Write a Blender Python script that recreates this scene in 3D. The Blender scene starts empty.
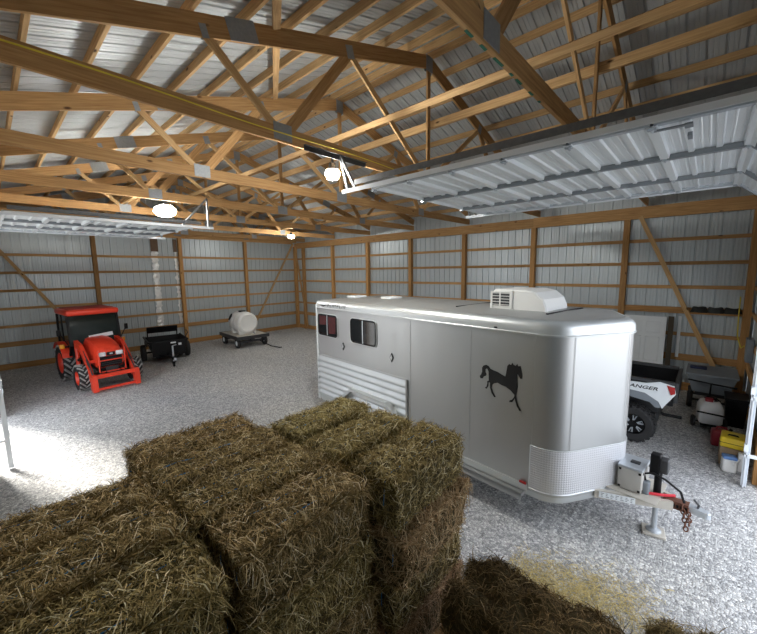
import bpy, bmesh, math, random
from mathutils import Vector, Matrix, noise
from mathutils.geometry import tessellate_polygon
C = bpy.context.scene.collection
PI = math.pi
rnd = random.Random(7)
R = math.radians

# ------------------------------------------------------------------ materials
def nmat(name):
    m = bpy.data.materials.new(name); m.use_nodes = True
    nt = m.node_tree; b = nt.nodes['Principled BSDF']
    return m, nt, b
def mat(name, col, rough=.6, metal=0., spec=.5, emis=None, var=0., scale=8., bump=0.):
    m, nt, b = nmat(name)
    b.inputs['Base Color'].default_value = (*col, 1); b.inputs['Roughness'].default_value = rough
    b.inputs['Metallic'].default_value = metal; b.inputs['Specular IOR Level'].default_value = spec
    if emis:
        b.inputs['Emission Color'].default_value = (*emis[0], 1); b.inputs['Emission Strength'].default_value = emis[1]
    tc = nt.nodes.new('ShaderNodeTexCoord'); n = nt.nodes.new('ShaderNodeTexNoise')
    n.inputs['Scale'].default_value = scale; n.inputs['Detail'].default_value = 4
    nt.links.new(tc.outputs['Object'], n.inputs['Vector'])
    if var:
        mx = nt.nodes.new('ShaderNodeMix'); mx.data_type = 'RGBA'
        mx.inputs[6].default_value = (*[c*(1-var) for c in col], 1); mx.inputs[7].default_value = (*[min(1, c*(1+var)) for c in col], 1)
        nt.links.new(n.outputs['Fac'], mx.inputs[0]); nt.links.new(mx.outputs[2], b.inputs['Base Color'])
    if bump:
        bp = nt.nodes.new('ShaderNodeBump'); bp.inputs['Strength'].default_value = bump; bp.inputs['Distance'].default_value = .01
        nt.links.new(n.outputs['Fac'], bp.inputs['Height']); nt.links.new(bp.outputs['Normal'], b.inputs['Normal'])
    return m
def ramp(nt, stops):
    r = nt.nodes.new('ShaderNodeValToRGB'); e = r.color_ramp.elements
    while len(e) < len(stops): e.new(.5)
    for k, (p, c) in enumerate(stops): e[k].position = p; e[k].color = (*c, 1)
    return r
def wood_mat(name, dark, light, knot=(.09, .04, .016)):
    m, nt, b = nmat(name); L = nt.links
    uv = nt.nodes.new('ShaderNodeUVMap'); uv.uv_map = 'UVMap'
    oi = nt.nodes.new('ShaderNodeObjectInfo')
    ad = nt.nodes.new('ShaderNodeVectorMath'); ad.operation = 'MULTIPLY_ADD'
    cb = nt.nodes.new('ShaderNodeCombineXYZ'); L.new(oi.outputs['Random'], cb.inputs[0]); L.new(oi.outputs['Random'], cb.inputs[1])
    L.new(cb.outputs[0], ad.inputs[0]); ad.inputs[1].default_value = (31, 17, 0); L.new(uv.outputs[0], ad.inputs[2])
    mp = nt.nodes.new('ShaderNodeMapping'); mp.inputs['Scale'].default_value = (1.3, 26, 1); L.new(ad.outputs[0], mp.inputs[0])
    n = nt.nodes.new('ShaderNodeTexNoise'); n.inputs['Scale'].default_value = 1.6; n.inputs['Detail'].default_value = 5; n.inputs['Distortion'].default_value = .6
    L.new(mp.outputs[0], n.inputs['Vector'])
    rp = ramp(nt, [(.28, dark), (.72, light)]); L.new(n.outputs['Fac'], rp.inputs[0])
    # slow tone change along the board
    n2 = nt.nodes.new('ShaderNodeTexNoise'); n2.inputs['Scale'].default_value = .9; L.new(ad.outputs[0], n2.inputs['Vector'])
    hsv = nt.nodes.new('ShaderNodeHueSaturation'); L.new(rp.outputs[0], hsv.inputs['Color'])
    mr = nt.nodes.new('ShaderNodeMapRange'); mr.inputs[3].default_value = .78; mr.inputs[4].default_value = 1.22; L.new(oi.outputs['Random'], mr.inputs[0])
    mm = nt.nodes.new('ShaderNodeMath'); mm.operation = 'MULTIPLY'; L.new(mr.outputs[0], mm.inputs[0])
    m2 = nt.nodes.new('ShaderNodeMapRange'); m2.inputs[3].default_value = .8; m2.inputs[4].default_value = 1.2; L.new(n2.outputs['Fac'], m2.inputs[0])
    L.new(m2.outputs[0], mm.inputs[1]); L.new(mm.outputs[0], hsv.inputs['Value'])
    # knots
    vk = nt.nodes.new('ShaderNodeTexVoronoi'); vk.inputs['Scale'].default_value = 1.0
    mk = nt.nodes.new('ShaderNodeMapping'); mk.inputs['Scale'].default_value = (2.1, 5.0, 1); L.new(ad.outputs[0], mk.inputs[0]); L.new(mk.outputs[0], vk.inputs['Vector'])
    rk = ramp(nt, [(.05, (1, 1, 1)), (.12, (0, 0, 0))]); L.new(vk.outputs['Distance'], rk.inputs[0])
    mx = nt.nodes.new('ShaderNodeMix'); mx.data_type = 'RGBA'; L.new(rk.outputs[0], mx.inputs[0]); L.new(hsv.outputs[0], mx.inputs[6]); mx.inputs[7].default_value = (*knot, 1)
    L.new(mx.outputs[2], b.inputs['Base Color']); b.inputs['Roughness'].default_value = .72; b.inputs['Specular IOR Level'].default_value = .25
    return m
def gravel_mat():
    m, nt, b = nmat('gravel'); L = nt.links
    tc = nt.nodes.new('ShaderNodeTexCoord')
    v = nt.nodes.new('ShaderNodeTexVoronoi'); v.inputs['Scale'].default_value = 34; L.new(tc.outputs['Object'], v.inputs['Vector'])
    sp = nt.nodes.new('ShaderNodeSeparateColor'); L.new(v.outputs['Color'], sp.inputs[0])
    rp = ramp(nt, [(0., (.33, .335, .345)), (.35, (.50, .505, .51)), (.75, (.64, .645, .65)), (1., (.82, .82, .81))]); L.new(sp.outputs[0], rp.inputs[0])
    rg = ramp(nt, [(0., (1, 1, 1)), (.45, (1, 1, 1)), (.75, (.42, .42, .42))]); L.new(v.outputs['Distance'], rg.inputs[0])
    v2 = nt.nodes.new('ShaderNodeTexVoronoi'); v2.feature = 'DISTANCE_TO_EDGE'; v2.inputs['Scale'].default_value = 34; L.new(tc.outputs['Object'], v2.inputs['Vector'])
    re = ramp(nt, [(0., (.45, .45, .45)), (.10, (1, 1, 1))]); L.new(v2.outputs['Distance'], re.inputs[0])
    mx = nt.nodes.new('ShaderNodeMix'); mx.data_type = 'RGBA'; mx.blend_type = 'MULTIPLY'; mx.inputs[0].default_value = 1
    L.new(rp.outputs[0], mx.inputs[6]); L.new(re.outputs[0], mx.inputs[7])
    n = nt.nodes.new('ShaderNodeTexNoise'); n.inputs['Scale'].default_value = .5; n.inputs['Detail'].default_value = 3; L.new(tc.outputs['Object'], n.inputs['Vector'])
    r2 = ramp(nt, [(.3, (.9, .9, .92)), (.7, (1.0, .99, .96))]); L.new(n.outputs['Fac'], r2.inputs[0])
    mz = nt.nodes.new('ShaderNodeMix'); mz.data_type = 'RGBA'; mz.blend_type = 'MULTIPLY'; mz.inputs[0].default_value = 1
    L.new(mx.outputs[2], mz.inputs[6]); L.new(r2.outputs[0], mz.inputs[7]); L.new(mz.outputs[2], b.inputs['Base Color'])
    bp = nt.nodes.new('ShaderNodeBump'); bp.inputs['Strength'].default_value = .9; bp.inputs['Distance'].default_value = .02
    mb = nt.nodes.new('ShaderNodeMath'); mb.operation = 'ADD'; L.new(v2.outputs['Distance'], mb.inputs[0])
    wv = nt.nodes.new('ShaderNodeTexNoise'); wv.inputs['Scale'].default_value = 5.; wv.inputs['Detail'].default_value = 3; L.new(tc.outputs['Object'], wv.inputs['Vector'])
    mt_ = nt.nodes.new('ShaderNodeMapping'); mt_.inputs['Rotation'].default_value = (0, 0, R(29)); mt_.inputs['Scale'].default_value = (4.2, .7, 1); L.new(tc.outputs['Object'], mt_.inputs[0])
    tr = nt.nodes.new('ShaderNodeTexNoise'); tr.inputs['Scale'].default_value = 1.3; tr.inputs['Detail'].default_value = 4; tr.inputs['Roughness'].default_value = .65; tr.inputs['Distortion'].default_value = .5; L.new(mt_.outputs[0], tr.inputs['Vector'])
    m3 = nt.nodes.new('ShaderNodeMath'); m3.operation = 'MULTIPLY_ADD'; m3.inputs[1].default_value = 2.0; L.new(tr.outputs['Fac'], m3.inputs[0]); L.new(wv.outputs['Fac'], m3.inputs[2])
    L.new(m3.outputs[0], mb.inputs[1]); L.new(mb.outputs[0], bp.inputs['Height']); L.new(bp.outputs['Normal'], b.inputs['Normal'])
    b.inputs['Roughness'].default_value = .9; b.inputs['Specular IOR Level'].default_value = .2
    return m
def hay_mat(name, cols, attr):
    m, nt, b = nmat(name); L = nt.links
    tc = nt.nodes.new('ShaderNodeTexCoord'); oi = nt.nodes.new('ShaderNodeObjectInfo')
    if attr:
        a = nt.nodes.new('ShaderNodeAttribute'); a.attribute_name = 'tone'; f = a.outputs['Fac']
    else:
        mp = nt.nodes.new('ShaderNodeMapping'); mp.inputs['Scale'].default_value = (60, 14, 60); L.new(tc.outputs['Object'], mp.inputs[0])
        n = nt.nodes.new('ShaderNodeTexNoise'); n.inputs['Scale'].default_value = 1.5; n.inputs['Detail'].default_value = 4; L.new(mp.outputs[0], n.inputs['Vector']); f = n.outputs['Fac']
        bp = nt.nodes.new('ShaderNodeBump'); bp.inputs['Strength'].default_value = .8; bp.inputs['Distance'].default_value = .02
        L.new(f, bp.inputs['Height']); L.new(bp.outputs['Normal'], b.inputs['Normal'])
    rp = ramp(nt, [(k/(len(cols)-1), c) for k, c in enumerate(cols)]); L.new(f, rp.inputs[0])
    hsv = nt.nodes.new('ShaderNodeHueSaturation'); L.new(rp.outputs[0], hsv.inputs['Color'])
    mr = nt.nodes.new('ShaderNodeMapRange'); mr.inputs[3].default_value = .478; mr.inputs[4].default_value = .505; L.new(oi.outputs['Random'], mr.inputs[0]); L.new(mr.outputs[0], hsv.inputs['Hue'])
    L.new(hsv.outputs[0], b.inputs['Base Color']); b.inputs['Roughness'].default_value = .8; b.inputs['Specular IOR Level'].default_value = .2
    return m
def alu_mat(name, col, rough, metal=.85, wav=.25, sc=(1.2, 1.2, .15)):
    m, nt, b = nmat(name); L = nt.links
    tc = nt.nodes.new('ShaderNodeTexCoord'); mp = nt.nodes.new('ShaderNodeMapping'); mp.inputs['Scale'].default_value = sc; L.new(tc.outputs['Object'], mp.inputs[0])
    n = nt.nodes.new('ShaderNodeTexNoise'); n.inputs['Scale'].default_value = 2.2; n.inputs['Detail'].default_value = 3; L.new(mp.outputs[0], n.inputs['Vector'])
    rr = nt.nodes.new('ShaderNodeMapRange'); rr.inputs[3].default_value = rough-.08; rr.inputs[4].default_value = rough+.1; L.new(n.outputs['Fac'], rr.inputs[0]); L.new(rr.outputs[0], b.inputs['Roughness'])
    bp = nt.nodes.new('ShaderNodeBump'); bp.inputs['Strength'].default_value = wav; bp.inputs['Distance'].default_value = .02; L.new(n.outputs['Fac'], bp.inputs['Height']); L.new(bp.outputs['Normal'], b.inputs['Normal'])
    b.inputs['Base Color'].default_value = (*col, 1); b.inputs['Metallic'].default_value = metal
    return m
def diamond_mat():
    m, nt, b = nmat('diamond_plate'); L = nt.links
    uv = nt.nodes.new('ShaderNodeUVMap'); uv.uv_map = 'UVMap'
    ck = nt.nodes.new('ShaderNodeTexVoronoi'); ck.inputs['Scale'].default_value = 34; ck.inputs['Randomness'].default_value = 0.; L.new(uv.outputs[0], ck.inputs['Vector'])
    rp = ramp(nt, [(.2, (1, 1, 1)), (.5, (0, 0, 0))]); L.new(ck.outputs['Distance'], rp.inputs[0])
    bp = nt.nodes.new('ShaderNodeBump'); bp.inputs['Strength'].default_value = .35; bp.inputs['Distance'].default_value = .01; L.new(rp.outputs[0], bp.inputs['Height']); L.new(bp.outputs['Normal'], b.inputs['Normal'])
    b.inputs['Base Color'].default_value = (.70, .71, .74, 1); b.inputs['Metallic'].default_value = .6; b.inputs['Roughness'].default_value = .35
    return m

M = {}
M['wood'] = wood_mat('pine_lumber', (.35, .185, .072), (.57, .345, .15))
M['wood_pale'] = wood_mat('pale_lumber', (.44, .26, .11), (.66, .44, .22))
M['wood_post'] = wood_mat('post_lumber', (.32, .165, .058), (.51, .29, .115))
M['plate'] = mat('galvanised_plate', (.30, .32, .34), .55, .4, var=.2, scale=30)
M['steel'] = alu_mat('wall_steel', (.505, .555, .575), .40, .35, .0, (4, 4, .2))
M['roof_steel'] = alu_mat('roof_steel', (.48, .505, .515), .5, .3, .03, (4, 4, 4))
M['gravel'] = gravel_mat()
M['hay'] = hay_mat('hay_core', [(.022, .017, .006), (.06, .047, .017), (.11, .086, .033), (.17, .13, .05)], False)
M['straw'] = hay_mat('hay_straw', [(.07, .052, .017), (.20, .148, .050), (.37, .28, .105), (.64, .51, .235), (.97, .87, .58)], True)
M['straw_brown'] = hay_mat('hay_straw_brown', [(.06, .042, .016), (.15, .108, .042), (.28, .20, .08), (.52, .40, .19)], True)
M['straw_tan'] = hay_mat('hay_straw_tan', [(.22, .14, .06), (.44, .29, .14), (.64, .46, .25), (.80, .64, .40)], True)
M['litter'] = hay_mat('straw_litter', [(.42, .33, .13), (.58, .47, .2), (.72, .60, .28), (.84, .72, .40)], True)
M['twine'] = mat('blue_twine', (.04, .25, .55), .5)
M['alu'] = alu_mat('trailer_aluminium', (.505, .515, .515), .40, .85, .04, (2.5, 2.5, .15))
M['alu_roof'] = alu_mat('trailer_roof', (.40, .405, .40), .5, .5, .02)
M['alu_trim'] = alu_mat('polished_trim', (.62, .645, .65), .42, .75, .015, (3, 3, 1))
M['diamond'] = diamond_mat()
M['white'] = mat('white_paint', (.76, .80, .82), .45, var=.04)
M['white_plastic'] = mat('white_plastic', (.78, .78, .76), .4, var=.05, scale=3)
M['grey_plastic'] = mat('grey_plastic', (.20, .225, .25), .5, var=.1)
M['dark_metal'] = mat('dark_metal', (.05, .052, .055), .45, .3, var=.2)
M['black'] = mat('black_plastic', (.007, .007, .008), .5, 0, .22, var=.2)
M['decal'] = mat('black_decal', (.006, .006, .007), .6)
M['rubber'] = mat('rubber', (.022, .022, .023), .8, var=.3, bump=.2)
M['lug'] = mat('dusty_tread_lugs', (.30, .295, .285), .9, var=.3)
M['glass'] = mat('dark_glass', (.012, .014, .016), .08, 0, .6)
M['cabglass'] = mat('cab_glass', (.010, .016, .014), .06, 0, .45)
M['redcurtain'] = mat('red_curtain', (.07, .008, .010), .8, var=.5, scale=18)
M['orange'] = mat('orange_red_paint', (.78, .055, .022), .35, var=.06)
M['orange_dull'] = mat('orange_red_roof', (.42, .05, .035), .6, var=.15)
M['amber'] = mat('amber_lens', (.85, .33, .02), .3)
M['redlens'] = mat('red_lens', (.38, .02, .02), .25)
M['door'] = alu_mat('door_panel', (.80, .84, .86), .35, .3, .03, (1, 6, 6))
M['galv'] = mat('galvanised_track', (.52, .56, .60), .4, .55, var=.12, scale=20)
M['stile'] = mat('door_stile', (.25, .27, .29), .5, .4, var=.1)
M['angle'] = mat('track_angle_steel', (.13, .135, .14), .5, .4, var=.3, scale=25)
M['pwhite'] = mat('white_track', (.78, .82, .86), .4, .1)
M['greybox'] = mat('grey_box', (.50, .49, .46), .5, .15, var=.05)
M['rust'] = mat('rusty_steel', (.16, .07, .045), .8, .2, var=.5, scale=40, bump=.3)
M['tongue'] = mat('worn_tongue', (.55, .52, .46), .6, .3, var=.15, scale=12)
M['red'] = mat('red_plastic', (.28, .012, .022), .4, var=.1)
M['redstrap'] = mat('red_strap', (.65, .03, .05), .6)
M['yellow'] = mat('yellow_plastic', (.70, .50, .02), .4, var=.06)
M['blue'] = mat('blue_plastic', (.10, .22, .50), .4)
M['card'] = mat('cardboard', (.30, .21, .13), .85, var=.1)
M['navy'] = mat('dark_blue_cloth', (.02, .03, .08), .8)
M['ycable'] = mat('yellow_cable', (.75, .60, .06), .5)
M['hose'] = mat('dark_hose', (.03, .032, .03), .6, var=.3)
M['green'] = mat('green_lumber_paint', (.02, .15, .09), .7, var=.3)
M['foil'] = mat('silver_foil', (.82, .83, .82), .3, .5, var=.1, scale=14, bump=1.)
M['darkplank'] = mat('dark_stained_plank', (.055, .04, .022), .7, var=.2)
M['brown'] = mat('dark_brown', (.16, .10, .06), .7, var=.2)  # dark brown of the foil strips' upper ends and the spreader rims
M['led'] = mat('lit_lamp_lens', (1, 1, 1), .4, emis=((1., .99, .94), 115.))
M['led2'] = mat('lit_far_lamp_lens', (1, 1, 1), .4, emis=((1., .99, .94), 38.))

# ------------------------------------------------------------------ mesh building
class MB:
    def __init__(s): s.v = []; s.f = []; s.uv = []; s.mi = []; s.cur = 0; s.sm = []
    def face(s, idx, uvs=None, smooth=False):
        s.f.append(tuple(idx)); s.uv.append(uvs or [(0, 0)]*len(idx)); s.mi.append(s.cur); s.sm.append(smooth)
    def add(s, vs):
        k = len(s.v); s.v += [Vector(v) for v in vs]; return k
    def bar(s, p0, p1, w, h, up=(0, 0, 1)):
        """square-cut board from p0 to p1: w across, h along up"""
        p0, p1 = Vector(p0), Vector(p1); d = (p1-p0); ln = d.length; d.normalize()
        up = Vector(up); sd = d.cross(up)
        if sd.length < 1e-5: up = Vector((1, 0, 0)); sd = d.cross(up)
        sd.normalize(); up = sd.cross(d).normalized()
        a, b = sd*w/2, up*h/2
        k = s.add([p0-a-b, p0+a-b, p0+a+b, p0-a+b, p1-a-b, p1+a-b, p1+a+b, p1-a+b])
        o = rnd.random()*5
        for j, (q, r_) in enumerate([(0, 1), (1, 2), (2, 3), (3, 0)]):
            wd = w if j % 2 == 0 else h
            s.face((k+q, k+q+4, k+r_+4, k+r_), [(o, j*.37), (o+ln, j*.37), (o+ln, j*.37+wd), (o, j*.37+wd)])
        s.face((k, k+1, k+2, k+3), [(0, 0), (.02, 0), (.02, h), (0, h)]); s.face((k+5, k+4, k+7, k+6), [(0, 0), (.02, 0), (.02, h), (0, h)])
        return s
    def box(s, c, sz, rz=0.):
        c = Vector(c); hx = sz[0]/2; q = Vector((math.cos(rz), math.sin(rz), 0))
        return s.bar(c-q*hx, c+q*hx, sz[1], sz[2])
    def bb(s, x0, x1, y0, y1, z0, z1): return s.box(((x0+x1)/2, (y0+y1)/2, (z0+z1)/2), (x1-x0, y1-y0, z1-z0))
    def tube(s, pts, r, n=8, closed=False, cap=True):
        pts = [Vector(p) for p in pts]; rs = r if isinstance(r, (list, tuple)) else [r]*len(pts); rings = []
        prev = None
        for i, p in enumerate(pts):
            a = pts[i-1] if (i or closed) else p; b = pts[(i+1) % len(pts)] if (i < len(pts)-1 or closed) else p
            d = (b-a).normalized(); u = prev if prev else (Vector((0, 0, 1)) if abs(d.z) < .9 else Vector((1, 0, 0)))
            u = (u-d*u.dot(d)); u = u.normalized() if u.length > 1e-6 else d.orthogonal().normalized(); prev = u; w = d.cross(u)
            rings.append(s.add([p+(u*math.cos(t*2*PI/n)+w*math.sin(t*2*PI/n))*rs[i] for t in range(n)]))
        m = len(rings)
        for i in range(m if closed else m-1):
            a, b = rings[i], rings[(i+1) % m]
            for t in range(n): s.face((a+t, a+(t+1) % n, b+(t+1) % n, b+t), None, True)
        if cap and not closed:
            s.face([rings[0]+t for t in reversed(range(n))]); s.face([rings[-1]+t for t in range(n)])
        return s
    def lathe(s, prof, c=(0, 0, 0), axis='y', n=28, cap=True):
        """prof: (radius, along-axis) points"""
        c = Vector(c); ax = {'x': (Vector((1, 0, 0)), Vector((0, 1, 0)), Vector((0, 0, 1))), 'y': (Vector((0, 1, 0)), Vector((0, 0, 1)), Vector((1, 0, 0))), 'z': (Vector((0, 0, 1)), Vector((1, 0, 0)), Vector((0, 1, 0)))}[axis]
        rings = [s.add([c+ax[0]*h+(ax[1]*math.cos(2*PI*t/n)+ax[2]*math.sin(2*PI*t/n))*max(r, 1e-4) for t in range(n)]) for r, h in prof]
        for a, b in zip(rings, rings[1:]):
            for t in range(n): s.face((a+t, a+(t+1) % n, b+(t+1) % n, b+t), None, True)
        if not cap: return s
        if prof[0][0] > .001: s.face([rings[0]+t for t in reversed(range(n))])
        if prof[-1][0] > .001: s.face([rings[-1]+t for t in range(n)])
        return s
    def prism(s, poly, fn, d0, d1):
        """poly of 2-D points; fn(a, b, depth) -> 3-D"""
        n = len(poly); k = s.add([fn(a, b, d0) for a, b in poly]); j = s.add([fn(a, b, d1) for a, b in poly])
        s.face([k+i for i in reversed(range(n))]); s.face([j+i for i in range(n)])
        for i in range(n): s.face((k+i, k+(i+1) % n, j+(i+1) % n, j+i))
        return s
    def rbox(s, c, sz, r=.03, n=3, rz=0.):
        """box with rounded corners"""
        bm = bmesh.new(); bmesh.ops.create_cube(bm, size=1)
        for v in bm.verts: v.co = Vector((v.co.x*sz[0], v.co.y*sz[1], v.co.z*sz[2]))
        bmesh.ops.bevel(bm, geom=bm.edges[:], offset=min(r, min(sz)*.49), segments=n, profile=.5, affect='EDGES')
        mt = Matrix.Translation(c) @ Matrix.Rotation(rz, 4, 'Z')
        bm.verts.ensure_lookup_table(); k = s.add([mt @ v.co for v in bm.verts])
        for f in bm.faces: s.face([k+v.index for v in f.verts], None, True)
        bm.free(); return s
    def loft(s, rings, closed=True, cap=True, smooth=True):
        ks = [s.add(r_) for r_ in rings]; n = len(rings[0])
        for a, b in zip(ks, ks[1:]):
            for t in range(n if closed else n-1): s.face((a+t, a+(t+1) % n, b+(t+1) % n, b+t), None, smooth)
        if cap: s.face([ks[0]+t for t in reversed(range(n))]); s.face([ks[-1]+t for t in range(n)])
        return s
    def build(s, name, mats, parent=None, fix=True):
        me = bpy.data.meshes.new(name); me.from_pydata([tuple(v) for v in s.v], [], s.f)
        for m in (mats if isinstance(mats, (list, tuple)) else [mats]): me.materials.append(M[m] if isinstance(m, str) else m)
        uvl = me.uv_layers.new(name='UVMap'); flat = [c for fu in s.uv for u in fu for c in u]
        uvl.data.foreach_set('uv', flat); me.polygons.foreach_set('material_index', s.mi); me.polygons.foreach_set('use_smooth', s.sm)
        if fix:
            bm = bmesh.new(); bm.from_mesh(me); bmesh.ops.recalc_face_normals(bm, faces=bm.faces[:]); bm.to_mesh(me); bm.free()
        me.update()
        if any(s.sm):
            try: me.set_sharp_from_angle(angle=R(42))
            except Exception: pass
        o = bpy.data.objects.new(name, me); C.objects.link(o)
        if parent: o.parent = parent
        return o
def tag(o, label=None, cat=None, group=None, kind=None):
    if label: o['label'] = label
    if cat: o['category'] = cat
    if group: o['group'] = group
    if kind: o['kind'] = kind
    return o
def empty(name, loc=(0, 0, 0), rz=0., label=None, cat=None, group=None, kind=None):
    o = bpy.data.objects.new(name, None); C.objects.link(o); o.location = loc; o.rotation_euler = (0, 0, rz); o.empty_display_size = .1
    return tag(o, label, cat, group, kind)
def dup(o, parent=None):
    c = o.copy(); C.objects.link(c); c.parent = parent
    for ch in list(o.children): dup(ch, c)
    return c
ORD = ['lowest', 'second', 'third', 'fourth', 'fifth', 'sixth', 'seventh', 'eighth', 'ninth', 'tenth', 'eleventh']
NTH = ['first'] + ORD[1:]

# ------------------------------------------------------------------ building shell
XF, YL = 18.36, -12.42            # steel of the wall with the big door, steel of the wall behind the camera
RIDGE_Y, RIDGE_Z, SLOPE = -6.2, 7.0, .30   # centre line of the top chords
def chord_z(y): return RIDGE_Z - SLOPE*abs(y-RIDGE_Y)
COS = math.cos(math.atan(SLOPE))
def roof_z(y): return chord_z(y) + (.118+.128)/COS
def rib_profile(s0, s1, pitch=.2286):
    """(s, height) of ribbed sheet steel"""
    out = []; k = math.floor(s0/pitch); prof = [(0, 0), (.018, 0), (.026, -.028), (.050, -.028), (.058, 0), (.11, 0), (.115, -.006), (.127, -.006), (.132, 0), (.17, 0), (.175, -.006), (.187, -.006), (.192, 0)]
    while k*pitch < s1:
        for a, h in prof:
            s = k*pitch+a
            if s0 <= s <= s1: out.append((s, h))
        k += 1
    return [(s0, 0)]+out+[(s1, 0)]
def ribbed(mb, s0, s1, lo, hi, fn):
    """sheet along s with ribs; lo/hi are functions of s; fn(s, t, h)"""
    pr = rib_profile(s0, s1); a = mb.add([fn(s, lo(s), h) for s, h in pr]); b = mb.add([fn(s, hi(s), h) for s, h in pr]); n = len(pr)
    for i in range(n-1): mb.face((a+i, a+i+1, b+i+1, b+i))
g = MB(); k = g.add([(-30, -50, 0), (60, -50, 0), (60, 30, 0), (-30, 30, 0)]); g.face((k, k+1, k+2, k+3))
tag(g.build('floor', 'gravel'), 'pale crushed gravel floor of the barn', 'floor', kind='structure')
c_ = lambda v: (lambda s: v)
w = MB(); ribbed(w, YL, .045, c_(0), lambda s: roof_z(s)+.012, lambda s, t, h: (-.05+h, s, t)); tag(w.build('wall_back', 'steel', fix=False), 'ribbed steel end wall behind the tractor', 'wall', kind='structure')
w = MB(); ribbed(w, -.05, XF, c_(0), c_(roof_z(.045)+.03), lambda s, t, h: (s, .05-h, t)); tag(w.build('wall_right', 'steel', fix=False), 'ribbed steel side wall behind the horse trailer', 'wall', kind='structure')
DR0, DR1, DRZ = -8.55, -4.82, 4.05     # opening of the big door beside the camera
w = MB()
for a, b, z0 in ((YL, DR0, 0), (DR0, DR1, DRZ), (DR1, .045, 0)):
    ribbed(w, a, b, c_(z0), lambda s: roof_z(s)+.012, lambda s, t, h: (XF-h, s, t))
tag(w.build('wall_front', 'steel', fix=False), 'ribbed steel end wall with the open overhead doorway by the trailer nose', 'wall', kind='structure')
DL0, DL1, DLZ = 5.8, 9.15, 4.0
w = MB()
for a, b, z0 in ((-.05, DL0, 0), (DL0, DL1, DLZ), (DL1, XF, 0)):
    ribbed(w, a, b, c_(z0), c_(roof_z(YL)+.03), lambda s, t, h: (s, YL+h, t))
tag(w.build('wall_left', 'steel', fix=False), 'ribbed steel side wall with the second open overhead doorway', 'wall', kind='structure')
w = MB()
for y0, y1 in ((YL-.06, RIDGE_Y), (RIDGE_Y, .11)):
    pr = rib_profile(-.06, XF)
    a = w.add([(s, y0, roof_z(y0)+.002-h) for s, h in pr]); b = w.add([(s, y1, roof_z(y1)+.002-h) for s, h in pr])
    for i in range(len(pr)-1): w.face((a+i, a+i+1, b+i+1, b+i))
tag(w.build('ceiling', 'roof_steel', fix=False), 'bare ribbed steel underside of the pitched roof', 'ceiling', kind='structure')

# splash boards at the foot of the walls
MB().bb(-.045, 0, YL, 0, 0, .2).build('baseboard_back', 'wood_post')['kind'] = 'structure'
MB().bb(0, XF, 0, .045, 0, .2).build('baseboard_right', 'wood_post')['kind'] = 'structure'
MB().bb(XF-.06, XF-.02, DR1, 0, 0, .2).build('baseboard_front', 'wood_post')['kind'] = 'structure'
# door trims of the two openings
t = MB(); t.bb(XF-.12, XF, DR1-.02, DR1+.12, 0, DRZ); t.bb(XF-.12, XF, DR0-.12, DR0+.02, 0, DRZ); t.bb(XF-.12, XF, DR0, DR1, DRZ, DRZ+.24)
t.build('trim_1', 'wood_post')['kind'] = 'structure'
t = MB(); t.bb(DL0-.12, DL0+.02, YL, YL+.12, 0, DLZ); t.bb(DL1-.02, DL1+.12, YL, YL+.12, 0, DLZ); t.bb(DL0, DL1, YL, YL+.12, DLZ, DLZ+.24)
t.build('trim_2', 'wood_post')['kind'] = 'structure'

GZ = [.866+.61*i for i in range(6)]
SR, SL = 2.488, 3.06
PX = [.8+SR*i for i in range(8)]
def thing(name, mb, m, label, cat, group=None): return tag(mb.build(name, m), label, cat, group)
for i, z in enumerate(GZ):
    hh = .17 if i == 0 else .089
    thing('wall_girt', MB().bb(-.04, 0, YL+.03, 0, z-hh/2, z+hh/2), 'wood', f'horizontal wall girt, {ORD[i]} from the ground, on the wall behind the tractor', 'girt', 'girts behind the tractor')
    if i == 2:
        thing('wall_girt', MB().bb(.0, 15.9, 0, .04, z-hh/2, z+hh/2), 'wood', 'horizontal wall girt, third from the ground, on the wall behind the trailer', 'girt', 'girts behind the trailer')
        thing('wall_shelf', MB().bb(15.76, 18.15, -.14, .03, z-.06, z-.02).bb(15.76, 18.15, -.015, .03, z-.02, z+.09), 'wood_post', 'deep shelf board along the wall carrying the coiled hose', 'shelf')
    else:
        thing('wall_girt', MB().bb(0, XF-.05, 0, .04, z-hh/2, z+hh/2), 'wood', f'horizontal wall girt, {ORD[i]} from the ground, on the wall behind the trailer', 'girt', 'girts behind the trailer')
    thing('wall_girt', MB().bb(XF-.07, XF-.025, DR1+.1, 0, z-hh/2, z+hh/2), 'wood', f'short wall girt, {ORD[i]} from the ground, between doorway and right corner', 'girt', 'girts by the doorway')
for i, x in enumerate(PX):
    thing('wall_post', MB().bar((x, -.035, 0), (x, -.035, 4.5), .14, .15, (0, 1, 0)), 'wood_post', f'square timber post on the wall behind the trailer, {NTH[i]} from the far corner', 'post', 'posts behind the trailer')
for k in range(5):
    y = -SL*k-.0; y = -.03 if k == 0 else max(y, YL+.1)
    if k == 0: thing('wall_post', MB().bar((.06, -.06, 0), (.06, -.06, 4.62), .16, .16, (0, 1, 0)), 'wood_post', 'square timber post standing in the far corner of the barn', 'post')
    else: thing('wall_post', MB().bar((.035, y, 0), (.035, y, 4.75), .15, .14, (0, 1, 0)), 'wood_post', 'square timber post on the wall ' + ['behind the white tank', 'behind the black spreader', 'behind the tractor cab', 'beside the corner behind the left doorway'][k-1], 'post', 'posts behind the tractor')
thing('wall_post', MB().bar((XF-.1, DR1+.16, 0), (XF-.1, DR1+.16, DRZ+.5), .14, .14, (0, 1, 0)), 'wood_post', 'timber post beside the vertical door track on the right', 'post')
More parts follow.
